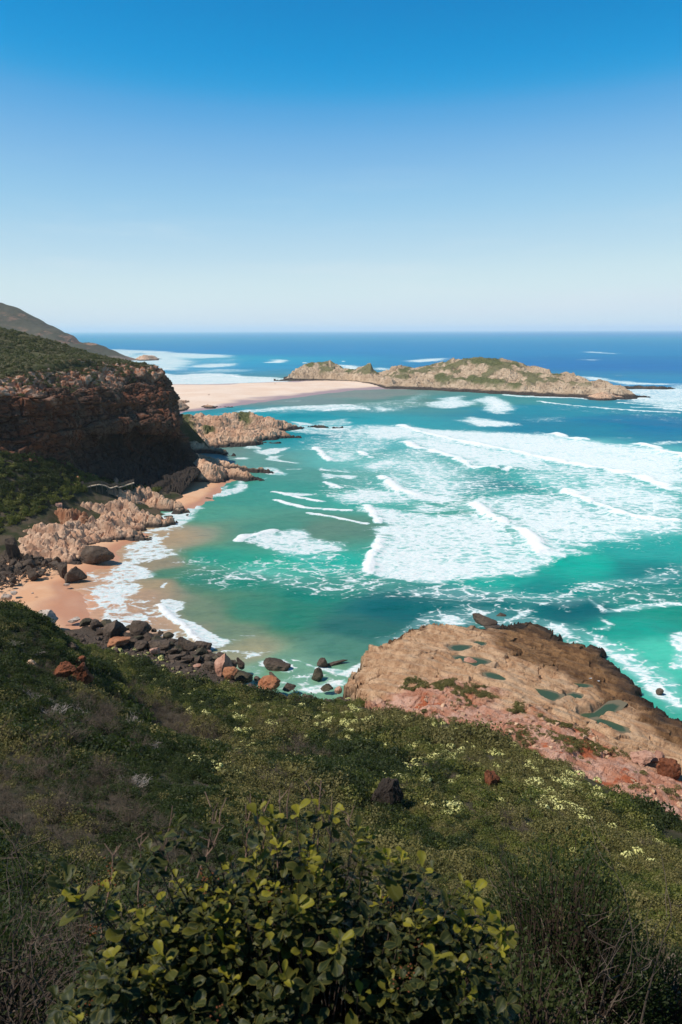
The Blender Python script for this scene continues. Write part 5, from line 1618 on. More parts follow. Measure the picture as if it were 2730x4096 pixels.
def boulder(fn, px, py, w, h, kind, label=None, group=None, z=None, depth=.8, i=[0], cat="boulder", on=None, sink=.25):
    """px, py: middle of its foot in the crop; w, h: its size there"""
    i[0] += 1
    (sx, sy), (ax, _), (_, by) = fn((px, py))[0], fn((px + w, py))[0], fn((px, py - h))[0]
    if on is None:
        c = at_z(sx, sy, .6 if z is None else z)
    else:
        c = on(sx, sy)
    ax_d = (c - np.array([0, 0, EYE])) @ CM @ np.array([0, 0, -1.0])
    W = abs(ax - sx) / FPX * ax_d; H = abs(sy - by) / FPX * ax_d / .92
    o = bpy.data.objects.new("boulder", bmesh_for(kind, i[0]))
    rz = rng.uniform(-.5, .5) + math.pi * (i[0] % 2)
    o.scale = (W / 1.72, W * depth / 1.72, max(H, .25) / 1.35)
    o.rotation_euler = (rng.normal(0, .06), rng.normal(0, .06), rz)
    o.location = (c[0], c[1] + W * depth * .35, c[2] + o.scale[2] * (.62 - sink * .5))
    link(o)
    tag(o, label or {'w': "dark wet boulder in the pile along the shore", 'm': "mossy dark boulder in the pile along the shore", 'p': "small pink boulder among the dark shore rocks", 'o': "orange boulder", 'l': "pale boulder", 'b': "dark boulder"}[kind], cat,
        group or {'w': "dark wet boulders along the shore", 'm': "mossy dark boulders along the shore", 'p': "small pink boulders among the shore rocks"}.get(kind))
    return o


BG = "dark boulders at the back of the orange beach"
BL = "dark brown boulder in the pile at the back of the orange beach"
# the back of the near beach
boulder(C5, 485, 505, 115, 118, 'w', "tall dark boulder behind the blunt one at the sand edge, half hidden by it", z=.9)
boulder(C5, 570, 545, 180, 108, 'w', "big blunt dark boulder standing on the sand at the edge of the swash", z=.6)
boulder(C5, 710, 405, 300, 112, 'w', "long low dark brown boulder below the pale ridge, nearest the swash", z=.5, depth=.5)
boulder(C5, 90, 345, 118, 150, 'b', "pointed dark grey boulder leaning at the scrub edge above the beach pile", z=3.2)
boulder(C5, 240, 525, 118, 88, 'w', "dark angular boulder on the sand just in front of the beach pile", z=1.0)
for a, b, w, h in [(300, 512, 72, 36), (150, 460, 95, 66), (235, 450, 125, 62), (280, 392, 95, 55), (230, 400, 75, 56), (420, 440, 90, 56), (350, 425, 64, 50), (330, 478, 55, 28), (45, 500, 85, 40), (30, 530, 50, 36), (10, 575, 45, 32), (60, 470, 70, 50), (110, 430, 70, 46), (180, 420, 70, 44), (20, 440, 80, 52), (380, 400, 70, 40), (440, 390, 60, 40), (140, 350, 60, 40), (200, 340, 70, 45), (20, 400, 70, 50), (-40, 480, 90, 60), (-60, 540, 80, 50)]:
    boulder(C5, a, b, w, h, 'w', BL, BG, z=1.2)
boulder(C5, 110, 562, 64, 46, 'w', "small dark boulder alone on the sand left of the beach pile", z=1.3)
boulder(C5, 105, 645, 62, 28, 'l', "flat grey boulder half sunk in the sand", z=1.6)
boulder(C5, 40, 685, 85, 48, 'l', "pale grey boulders' largest stone at the left end of the sand", z=1.7)
boulder(C5, 72, 680, 40, 24, 'l', "small pale stone touching the largest grey stone on the sand", z=1.7)
boulder(C5, 255, 640, 26, 12, 'l', "tiny pale stone alone in the middle of the sand", z=1.4)
boulder(C5, 520, 578, 50, 20, 'l', "pale flat stone by the foot of the big blunt boulder", z=.9)
boulder(C5, 575, 866, 95, 30, 'l', "pale flat slab lying on the wet sand near the dark shore boulders", z=.9)
boulder(C5, 355, 880, 170, 108, 'l', "rounded white boulder rising from the scrub edge beside the sand", z=2.6)
for a, b, w, h in [(760, 165, 45, 26), (800, 240, 50, 22), (860, 235, 60, 24), (1320, 45, 60, 22), (1470, 25, 26, 12)]:
    boulder(C5, a, b, w, h, 'w', "dark wet rock at the foot of the pale ridges by the swash", "dark wet rocks at the foot of the pale ridges", z=.3)
# the shore below the scrub slope, left to right
for a, b, w, h, kd in [(30, 155, 90, 34, 'm'), (70, 222, 145, 92, 'w'), (210, 222, 135, 76, 'w'), (165, 175, 66, 30, 'm'), (170, 262, 90, 56, 'w'), (330, 305, 160, 64, 'w'), (345, 202, 42, 28, 'w'), (312, 186, 34, 18, 'w'), (395, 220, 70, 30, 'm'), (322, 246, 66, 30, 'm'), (312, 216, 44, 22, 'w'), (377, 244, 42, 18, 'w'), (402, 254, 62, 22, 'w'), (385, 272, 64, 32, 'm'),
                       (485, 295, 120, 64, 'w'), (575, 320, 88, 42, 'm'), (632, 336, 62, 22, 'w'), (692, 330, 64, 22, 'w'), (440, 352, 86, 44, 'w'), (482, 336, 64, 36, 'w'), (502, 362, 74, 42, 'w'), (562, 368, 64, 44, 'w'), (612, 362, 54, 36, 'w'), (632, 400, 66, 56, 'w'), (800, 392, 54, 54, 'w'), (745, 416, 70, 78, 'w'), (275, 240, 80, 46, 'w'), (245, 290, 90, 46, 'w'), (410, 312, 70, 40, 'w'),
                       (445, 306, 60, 36, 'm'), (530, 330, 60, 34, 'w'), (545, 350, 60, 34, 'm'), (-40, 165, 80, 40, 'w'), (-90, 150, 80, 40, 'm'), (120, 210, 70, 40, 'w'), (0, 205, 80, 40, 'w'), (660, 350, 60, 26, 'm'), (385, 300, 60, 34, 'w'), (470, 372, 60, 30, 'w'), (590, 400, 60, 34, 'w'), (350, 330, 70, 36, 'w'), (300, 268, 70, 36, 'w'), (215, 240, 60, 40, 'm')]:
    boulder(C6, a, b, w, h, kd, z=1.4 if b > 240 else .8)
boulder(C6, 585, 290, 84, 62, 'w', "rounded dark boulder where the breaker meets the shore pile", z=.4)
boulder(C6, 85, 266, 150, 50, 'o', "flat orange slab among the dark boulders at the scrub edge", z=2.6)
boulder(C6, 303, 312, 62, 40, 'p', "small pale pink boulder between the scrub and the dark pile", z=2.6)
for a, b, w, h in [(620, 306, 40, 20), (555, 390, 46, 16), (345, 324, 40, 16)]:
    boulder(C6, a, b, w, h, 'p', z=1.6)
boulder(C6, 700, 428, 120, 108, 'p', "big squarish pink boulder at the waterline, the tallest of the shore pile", z=1.8)
boulder(C6, 735, 456, 100, 52, 'o', "brownish pink boulder at the foot of the squarish pink one", z=2.4)
boulder(C6, 815, 468, 118, 58, 'm', "smooth dark green boulder right of the squarish pink one", z=.8)
boulder(C6, 890, 462, 44, 18, 'w', "little dark rock in the shallows right of the smooth green boulder", z=.1)
boulder(C6, 1010, 404, 128, 66, 'w', "big dark boulder standing alone in swirling foam", z=0)
boulder(C6, 985, 458, 62, 36, 'w', "dark rock awash nearer than the lone boulder in foam", z=0)
boulder(C6, 980, 522, 140, 68, 'o', "orange pink boulder on the shore at the scrub edge, by itself", z=1.6)
boulder(C6, 1080, 516, 92, 32, 'w', "flat dark rock right of the lone orange pink shore boulder", z=1.0)
boulder(C6, 1280, 388, 70, 44, 'w', "dark rock with a low tail awash in the foam", z=0)
boulder(C6, 1350, 372, 110, 20, 'w', "long flat dark rock just breaking the foam", z=0, depth=.4)
boulder(C6, 1245, 460, 66, 58, 'm', "leaning olive brown rock in the pale shallows", z=0)
boulder(C6, 1300, 520, 76, 32, 'm', "low brown rock at the water edge before the shelf", z=.6)
boulder(C6, 1355, 532, 46, 36, 'p', "small pink rock at the scrub edge before the shelf", z=1.6)
boulder(C6, 1465, 486, 100, 72, 'o', "brown orange boulder against the left end of the rock shelf", z=.6)
boulder(C6, 1510, 392, 36, 18, 'w', "tiny dark rock in the foam left of the rock shelf", z=0)
# in the surf round the shelf
boulder(C9, 1250, 105, 230, 68, 'w', "dark wave washed rock off the far edge of the shelf", z=0, depth=.6)
boulder(C9, 1320, 142, 160, 26, 'w', "low black rock awash between the shelf and the larger surf rock", z=0, depth=.6)
boulder(C9, 1390, 36, 90, 20, 'w', "black rock barely awash beyond the shelf", z=-.1)
boulder(CA, 1405, 356, 66, 44, 'w', "black rock in white foam off the seaward side of the shelf", z=0)
boulder(C9, 1150, 398, 112, 44, 'p', "pink rock sitting in the round tide pool", on=lambda a, b: np.array([*at_z(a, b, 4.0)[:2], shelf_z(*at_z(a, b, 4.0)[:2])]))
boulder(C9, 1068, 385, 50, 20, 'l', "pale stone beside the pink rock in the tide pool", on=lambda a, b: np.array([*at_z(a, b, 4.0)[:2], shelf_z(*at_z(a, b, 4.0)[:2])]))
rock_mass("brown_rock_block", [crest(C9, [(565, 215, 2.2, 3.2), (640, 180, 2.8, 4), (740, 140, 3.0, 4.4), (830, 118, 2.8, 4), (890, 115, 1.8, 3)])], rock_mat("brown_block", srgb(132, 96, 64) * .7, srgb(104, 74, 50) * .7, srgb(60, 44, 34) * .6, 1.2, .8, (.03, .024, .02), .8), .24, frame(-30, 12), .8, 2.0, 1.5, .8,
          "brown block of rock standing in the water off the far left end of the shelf", "rock block", 310, wob=.8, expo=2.6)


# rocks on the hillside
def on_hill(sx, sy):
    h_ = hill_hit(sx, sy)
    return h_ if h_ is not None else at_z(sx, sy, 10)


def crag(name, px, py, w, h, mat, label, seed, fn, depth=.7, cuts=12, lean=0.0, sink=.3):
    (sx, sy), (ax, _), (_, by) = fn((px, py))[0], fn((px + w, py))[0], fn((px, py - h))[0]
    c = on_hill(sx, sy)
    ax_d = (c - np.array([0, 0, EYE])) @ CM @ np.array([0, 0, -1.0])
    W = abs(ax - sx) / FPX * ax_d; H = abs(sy - by) / FPX * ax_d / .9
    me = boulder_mesh(name, seed, mat, 5, cuts, .2)
    o = bpy.data.objects.new(name, me)
    o.scale = (W / 1.75, W * depth / 1.75, H / 1.5)
    o.rotation_euler = (0, lean, rng.uniform(-.3, .3))
    o.location = (c[0], c[1] + W * depth * .3, c[2] + o.scale[2] * (.62 - sink * .5))
    link(o)
    return tag(o, label, "rock")


PINNACLE = rock_mat("pinnacle_rock", (.030, .021, .015), (.05, .036, .026), (.014, .011, .009), 1.6, bump=.8)  # near-black tone used for the pinnacle alone
CL = lambda *p: crop(0, 2400, .4464, p)
crag("hillside_rock", 75, 1085, 135, 148, RUSTY, "upright rust orange rock stub alone among the flowering bushes", 501, CA, .8)
crag("hillside_rock", 205, 955, 135, 140, PINNACLE, "dark pinnacle of rock on the slope just above the leafy shrub", 505, C6B, .8, 14)
crag("spur_rock", 560, 740, 190, 130, RUSTY, "orange rock with a pale face on the edge of the dark spur", 510, CL, .8, 14, sink=-.3)
crag("spur_rock", 715, 790, 220, 190, RUSTY, "rust orange rock at the lower end of the spur outcrop", 514, CL, .8, 14, sink=-.3)
crag("spur_rock", 700, 640, 150, 120, RUSTY, "upper brown and orange block of the spur outcrop", 517, CL, .8, 14, sink=-.3)
crag("spur_rock", 640, 480, 140, 70, DARK, "dark ledge near the top of the spur, above the orange rocks", 519, CL, .8, 14, sink=-.3)
crag("spur_rock", 290, 620, 110, 70, TAN, "small pinkish rock in scrub left of the orange spur rocks", 522, CL, .8)
crag("spur_rock", 740, 830, 70, 60, TAN, "little grey stone below the rust orange spur rock", 524, CL, .8)
crag("slope_rock", 1480, 1262, 60, 34, DARK, "small dark grey stone at the lower right edge of the pink rock", 526, CA, .8)
# overhanging ledge on the pink band at the right
for (a, b, w, h, mt, lab, sd_) in [(1240, 895, 190, 90, PINK, "knobbly grey pink ledge overhanging a dark hollow on the pink rock", 531), (1390, 905, 130, 100, PINK, "grey pink knob right of the overhanging ledge", 534), (1500, 1010, 190, 170, RUSTY, "rust red broken bluff at the right end of the pink rock", 537)]:
    sx, sy = CA((a, b))[0]
    z_ = 9.0
    boulder_o = crag("ledge_rock", a, b, w, h, mt, lab, sd_, CA, .8, 14)
    P_ = ground_ray(sx, sy, lambda x_, y_: np.array([max(shelf_z(q1, q2), hill_z(q1, q2)[0]) for q1, q2 in zip(x_, y_)]), 50, 120)
    if P_ is not None:
        boulder_o.location = (P_[0], P_[1] + .6, P_[2] + boulder_o.scale[2] * .5)
# rubble by the boardwalk
for a, b, w, h, lab in [(500, 155, 58, 56, "upright orange pink block beside the lower boardwalk ramp"), (480, 222, 34, 40, "rust block touching the lower boardwalk rail"), (562, 200, 40, 46, "pink block behind the lower boardwalk rail"), (985, 190, 70, 78, "pale pink block beside the upper boardwalk ramp"), (1040, 190, 70, 44, "brown block right of the pale pink one by the upper ramp"),
                        (700, 100, 60, 40, "orange rock in scrub above the middle of the boardwalk"), (430, 200, 60, 34, "pale broken rock left of the lower boardwalk ramp"), (170, 235, 50, 34, "small pale rock in scrub left of the boardwalk"), (1300, 235, 60, 44, "brown rock in the cliff shadow right of the boardwalk"), (30, 500, 60, 40, "brown rock at the left edge of the scrub below the boardwalk"), (270, 470, 100, 60, "pale jumbled rock in scrub above the pale ridge")]:
    fnw = lambda *p: crop(150, 1880, .3189, p)
    boulder(fnw, a, b, w, h, 'o' if 'or' in lab or 'rust' in lab or 'brown' in lab else 'p', lab, z=0, cat="rock", on=lambda sx, sy: (lambda r_: r_ if r_ is not None else at_z(sx, sy, 9))(ground_ray(sx, sy, lambda x_, y_: scr_tps(x_, y_), 190, 320)))

# ------------------------------------------------------------------ the boardwalk
k = NT("weathered_timber")
WOOD = k.done(k.mix(k.noise(3.0, 4, stretch=(1, 1, 4)), srgb(226, 208, 184) * .75, srgb(190, 168, 142) * .7), .9, .1)
k = NT("timber_post")
POSTM = k.done(k.mix(k.noise(3.0, 4), (.16, .12, .09), (.24, .19, .15)), .9, .1)


def bar(p0, p1, w, h):
    p0, p1 = np.asarray(p0, float), np.asarray(p1, float)
    d = p1 - p0; d /= np.linalg.norm(d)
    s = np.cross(d, [0, 0, 1]); s /= np.linalg.norm(s) + 1e-9
    if abs(d[2]) > .99: s = np.array([1.0, 0, 0])
    u = np.cross(s, d)
    c = [s * w / 2 * a + u * h / 2 * b for a, b in ((-1, -1), (1, -1), (1, 1), (-1, 1))]
    v = np.array([p0 + q for q in c] + [p1 + q for q in c])
    return v, [(3, 2, 1, 0), (4, 5, 6, 7), (0, 1, 5, 4), (1, 2, 6, 5), (2, 3, 7, 6), (3, 0, 4, 7)]


def join(bits):
    V, F, o = [], [], 0
    for v, f in bits:
        V.append(v); F += [tuple(i + o for i in t_) for t_ in f]; o += len(v)
    return np.concatenate(V), F


BW = lambda a, b: crop(150, 1880, .3189, [(a, b)])[0]
path = [at_y(*BW(335, 262), 253.0), at_y(*BW(560, 218), 257.0), at_y(*BW(775, 178), 261.0), at_y(*BW(845, 190), 262.0), at_y(*BW(915, 226), 262.5), at_y(*BW(1000, 200), 264.5), at_y(*BW(1025, 215), 265.5), at_y(*BW(1215, 156), 270.0)]
bwroot = empty("boardwalk", tuple(path[3]))
tag(bwroot, "weathered timber boardwalk with railings climbing the rocks under the cliff", "boardwalk")
org = path[3]
deck, railn, railf, posts = [], [], [], []
side = np.array([-.35, .94, 0])
for i in range(len(path) - 1):
    a, b = path[i] - org, path[i + 1] - org
    L = np.linalg.norm(b - a)
    nb = max(int(L / .16), 2)
    for j in range(nb):                        # boards across the walk
        t = (j + .5) / nb
        m_ = a + (b - a) * t
        deck.append(bar(m_ - side * .8, m_ + side * .8, L / nb * .86, .07))
    deck.append(bar(a - side * .7 - [0, 0, .16], b - side * .7 - [0, 0, .16], .08, .2))
    deck.append(bar(a + side * .7 - [0, 0, .16], b + side * .7 - [0, 0, .16], .08, .2))
    for rl, sg in ((railn, -1), (railf, 1)):
        for hh in (1.05, .6):
            rl.append(bar(a + side * .78 * sg + [0, 0, hh], b + side * .78 * sg + [0, 0, hh], .08, .1))
    for j in range(max(int(L / 2.0), 1)):
        t = (j + .5) / max(int(L / 2.0), 1)
        posts.append(a + (b - a) * t)
mesh_obj("deck", *join(deck), WOOD, parent=bwroot)
mesh_obj("railing", *join(railn), POSTM, parent=bwroot)
mesh_obj("railing", *join(railf), POSTM, parent=bwroot)
for m_ in posts:
    for sg in (-1, 1):
        q = m_ + side * .78 * sg
        mesh_obj("post", *bar(q + [0, 0, -3.0], q + [0, 0, 1.1], .13, .13), POSTM, parent=bwroot)

# ------------------------------------------------------------------ people on the sand bar and gulls on the shelf
def skin_body(name, joints, edges, radii, mat, parent):
    me = bpy.data.meshes.new(name)
    me.from_pydata(joints, edges, [])
    o = bpy.data.objects.new(name, me)
    link(o, parent)
    md = o.modifiers.new("skin", 'SKIN')
    for v_, r_ in zip(me.skin_vertices[0].data, radii):
        v_.radius = (r_, r_) if not hasattr(r_, '__len__') else r_
    me.skin_vertices[0].data[0].use_root = True
    s = o.modifiers.new("sub", 'SUBSURF'); s.levels = 1; s.render_levels = 2
    me.materials.append(mat)
    return o


k = NT("skin"); SKIN = k.done((.42, .24, .16), .6, .3)
k = NT("dark_hair"); HAIR = k.done((.03, .02, .015), .6, .3)
CLOTHS = []
for nm, c_ in (("navy_cloth", (.03, .04, .09)), ("red_cloth", (.35, .05, .04)), ("white_cloth", (.7, .7, .68)), ("black_cloth", (.02, .02, .022))):
    k = NT(nm); CLOTHS.append(k.done(c_, .9, .1))


def person(loc, rz, sit, top_m, low_m, label, stride=.12):
    root = empty("person", loc, rz)
    tag(root, label, "person")
    hz_ = .20 if sit else .92
    pel = (0, 0, hz_)
    J = [pel, (0, .01, hz_ + .25), (0, 0, hz_ + .48), (0, -.01, hz_ + .57), (0, -.02, hz_ + .70), (0, -.01, hz_ + .80)]
    E = [(0, 1), (1, 2), (2, 3), (3, 4), (4, 5)]
    R = [(.16, .11), (.14, .10), (.15, .10), .055, .095, .06]
    for sg in (-1, 1):
        o = len(J)
        J += [(sg * .19, 0, hz_ + .46), (sg * .24, .02, hz_ + .20), (sg * .23, -.08, hz_ - .03), (sg * .23, -.11, hz_ - .12)]
        E += [(2, o), (o, o + 1), (o + 1, o + 2), (o + 2, o + 3)]
        R += [.055, .045, .036, .03]
        o = len(J)
        if sit:
            J += [(sg * .10, -.06, hz_), (sg * .14, -.44, hz_ + .26), (sg * .14, -.72, hz_ - .12), (sg * .14, -.88, hz_ - .14)]
        else:
            s = sg * stride
            J += [(sg * .10, 0, hz_ - .04), (sg * .10, -s - .03, hz_ - .46), (sg * .10, -s * 1.3 + .05, .08), (sg * .10, -s * 1.3 - .13, .03)]
        E += [(0, o), (o, o + 1), (o + 1, o + 2), (o + 2, o + 3)]
        R += [.095, .066, .045, .035]
    skin_body("body", J, E, R, SKIN, root)
    skin_body("shirt", [(0, 0, hz_ + .04), (0, .01, hz_ + .26), (0, 0, hz_ + .49)], [(0, 1), (1, 2)], [(.175, .125), (.16, .115), (.165, .11)], top_m, root)
    skin_body("shorts", [J[0], (-.10, J[10][1] * .5, hz_ - .1), (.10, J[18][1] * .5, hz_ - .1), J[10][:1] + ((J[10][1] + J[11][1]) / 2, (J[10][2] + J[11][2]) / 2), J[18][:1] + ((J[18][1] + J[19][1]) / 2, (J[18][2] + J[19][2]) / 2)] if False else [J[0], (-.10, 0, hz_ - .08), (.10, 0, hz_ - .08)], [(0, 1), (0, 2)], [(.175, .13), .115, .115], low_m, root)
    skin_body("hair", [(0, 0, hz_ + .73), (0, .015, hz_ + .81)], [(0, 1)], [.10, .08], HAIR, root)
    return root


def sandpt(px, py):
    sx, sy = crop(660, 1480, .3189, [(px, py)])[0]
    p0 = at_z(sx, sy, 1.8)
    return p0


dg = bpy.context.evaluated_depsgraph_get()


def drop(pt, names):
    """height of the named ground under pt"""
    best = -1
    dg = bpy.context.evaluated_depsgraph_get()
    for nme in names:
        ob = bpy.data.objects[nme]
        ok_, loc, _, _ = ob.ray_cast(Vector((pt[0], pt[1], 200)) - ob.location, Vector((0, 0, -1)))
        if ok_:
            best = max(best, loc.z + ob.location.z)
    return best


bpy.context.view_layer.update()
for px, py, rz, sit, tm, lm, lab in [(199, 486, .4, False, CLOTHS[3], CLOTHS[0], "person in dark clothes walking apart on the sand bar near the cliff"), (221, 486, -.3, False, CLOTHS[1], CLOTHS[3], "person in a red top walking beside a companion in white on the sand bar"), (228, 490, -.2, False, CLOTHS[2], CLOTHS[0], "person in a white top walking beside a companion in red on the sand bar"),
                                     (548, 314, .9, True, CLOTHS[2], CLOTHS[0], "person in white sitting on the dry sand of the sand bar"), (559, 313, .7, True, CLOTHS[1], CLOTHS[3], "person in red sitting next to the one in white on the dry sand"), (1384, 180, 0, False, CLOTHS[3], CLOTHS[3], "lone person in black at the far surf edge of the sand bar")]:
    p0 = sandpt(px, py)
    zg = drop(p0, ["sand_bar"])
    sx, sy = crop(660, 1480, .3189, [(px, py)])[0]
    p0 = at_z(sx, sy, zg)
    person((p0[0], p0[1], drop(p0, ["sand_bar"])), rz, sit, tm, lm, lab)

k = NT("gull_white"); GW = k.done((.78, .78, .76), .8, .2)
k = NT("gull_grey"); GG = k.done((.22, .23, .25), .8, .2)
k = NT("gull_yellow"); GY = k.done((.6, .4, .05), .7, .2)


def gull(loc, rz, label):
    root = empty("gull", loc, rz)
    tag(root, label, "bird")
    skin_body("body", [(0, 0, .24), (0, .16, .22), (0, .30, .20), (0, -.10, .29), (0, -.15, .37), (0, -.19, .39)], [(0, 1), (1, 2), (0, 3), (3, 4), (4, 5)], [.085, .065, .02, .06, .048, .03], GW, root)
    for s in (-1, 1):
        skin_body("wing", [(s * .075, -.06, .27), (s * .085, .12, .25), (s * .04, .34, .22)], [(0, 1), (1, 2)], [(.02, .05), (.022, .055), (.012, .02)], GG, root)
        v, f = tubes([(np.array([[s * .035, .02, .2], [s * .035, .03, .1], [s * .035, .01, 0]]), np.array([.009, .008, .008]))], 4)
        mesh_obj("leg", v, f, GY, parent=root)
    v, f = tubes([(np.array([[0, -.215, .388], [0, -.25, .38], [0, -.28, .366]]), np.array([.014, .011, .004]))], 5)
    mesh_obj("beak", v, f, GY, parent=root)


for px, py, rz, lab in [(850, 234, 1.2, "white gull standing on the brown shelf rock, the one nearer the pale rock"), (912, 262, .6, "white gull standing on the brown shelf rock, the one nearer the water")]:
    sx, sy = CA((px, py))[0]
    P_ = ground_ray(sx, sy, lambda x_, y_: np.array([shelf_z(q1, q2) for q1, q2 in zip(x_, y_)]), 80, 170)
    if P_ is None: P_ = at_z(sx, sy, 2.5)
    gull((P_[0], P_[1], P_[2]), rz, lab)

# loose angular rubble nobody could count
RUB = boulder_mesh("rubble", 77, TAN, 2, 9, .15)
RUBD = boulder_mesh("rubble", 79, WETROCK, 2, 9, .15)


def rubble(me, pts, s0, s1, label):
    pts = np.asarray(pts)
    src = bpy.data.objects.new("rubble", me); link(src)
    src.location = pts[0]; src.scale = (s0,) * 3
    tag(src, label, kind='stuff')
    scatter("rubble", src, pts[1:], s0 + (s1 - s0) * rng.uniform(0, 1, len(pts) - 1) ** 3, label)


q = rng.uniform(SHELF_POLY.min(0), np.minimum(SHELF_POLY.max(0), (75, 150)), (5200, 2))
ok = (poly_sd(q, SHELF_POLY) > .6) & (shelf_tps(q[:, 0], q[:, 1]) > 6.2) & (vnoise(xyz(q[:, 0], q[:, 1]) / 5, 990) > -.1)
rubble(RUB, [(a, b, shelf_z(a, b) + .03) for a, b in q[ok]], .08, .5, "loose pinkish rubble strewn over the pink rock")
q = np.stack([rng.uniform(-70, 8, 2600), np.zeros(2600)], 1)
q[:, 1] = np.interp(q[:, 0], SCRUB_XY[:, 0], SCRUB_XY[:, 1]) + rng.uniform(-.5, 15, 2600)
zq = hill_z(q[:, 0], q[:, 1])
ok = zq > .2
rubble(RUBD, np.stack([q[ok, 0], q[ok, 1], zq[ok] + .05], 1), .15, .75, "dark stones filling the gaps of the shore pile")
bp = np.array([at_z(*C5((a, b))[0], 1.4)[:2] for a, b in ((-100, 350), (250, 330), (440, 420), (420, 480), (180, 520), (120, 580), (-20, 620), (-200, 600))])
q = rng.uniform(bp.min(0), bp.max(0), (1500, 2))
ok = poly_sd(q, bp) > -.5
rubble(RUBD, np.stack([q[ok, 0], q[ok, 1], np.full(ok.sum(), 1.75) + .0], 1), .12, .6, "dark stones between the boulders at the back of the beach")

# ------------------------------------------------------------------ shrubs right in front of the viewer
def leaf_verts():
    """one broad leaf, unit length along +Y, folded a little along its midrib"""
    us = np.array([0, .12, .3, .5, .7, .86, .96, 1.0])
    wd = np.array([.03, .07, .16, .26, .32, .30, .19, .04])
    vs = np.array([-1, -.55, 0, .55, 1])
    V = []
    for u_, w_ in zip(us, wd):
        for s in vs:
            V.append((s * w_, u_, abs(s) * w_ * .32 - .22 * u_ * u_ + .03 * math.sin(u_ * 9 + s * 2)))
    return np.array(V), grid_faces(8, 5), np.tile(np.abs(vs), 8), np.repeat(us, 5)


LV, LF, LE, LU = leaf_verts()


def place_leaves(bases, dirs, ups, lens, widen):
    """leaf copies as one array: base point, pointing direction, face normal, length"""
    n = len(bases)
    y = dirs / np.linalg.norm(dirs, axis=1, keepdims=True)
    x = np.cross(y, ups); x /= np.linalg.norm(x, axis=1, keepdims=True) + 1e-9
    z = np.cross(x, y)
    L = LV[None] * lens[:, None, None] * np.stack([widen, np.ones(n), np.ones(n)], 1)[:, None, :]
    V = bases[:, None] + L[..., :1] * x[:, None] + L[..., 1:2] * y[:, None] + L[..., 2:] * z[:, None]
    m = len(LV)
    F = (LF[None] + (np.arange(n) * m)[:, None, None]).reshape(-1, 4)
    return V.reshape(-1, 3), F


def dome_tips(r, domes, n):
    T, D = [], []
    wts = np.array([d_[1][0] * d_[1][2] for d_ in domes]); wts /= wts.sum()
    while len(T) < n:
        c, s = domes[r.choice(len(domes), p=wts)]
        d = r.normal(size=3)
        d /= np.linalg.norm(d)
        if d[2] < -.35:
            continue
        rad = r.uniform(.70, 1.02) if r.uniform() < .8 else r.uniform(.4, .75)
        lump = 1 + .12 * vnoise(np.array([d * 3 + c]), 3)[0]
        p = np.array(c) + d * np.array(s) * rad * lump
        if any((((p - np.array(c2)) / np.array(s2)) ** 2).sum() < .36 for c2, s2 in domes if c2 is not c):
            continue
        T.append(p); D.append(d)
    return np.array(T), np.array(D)


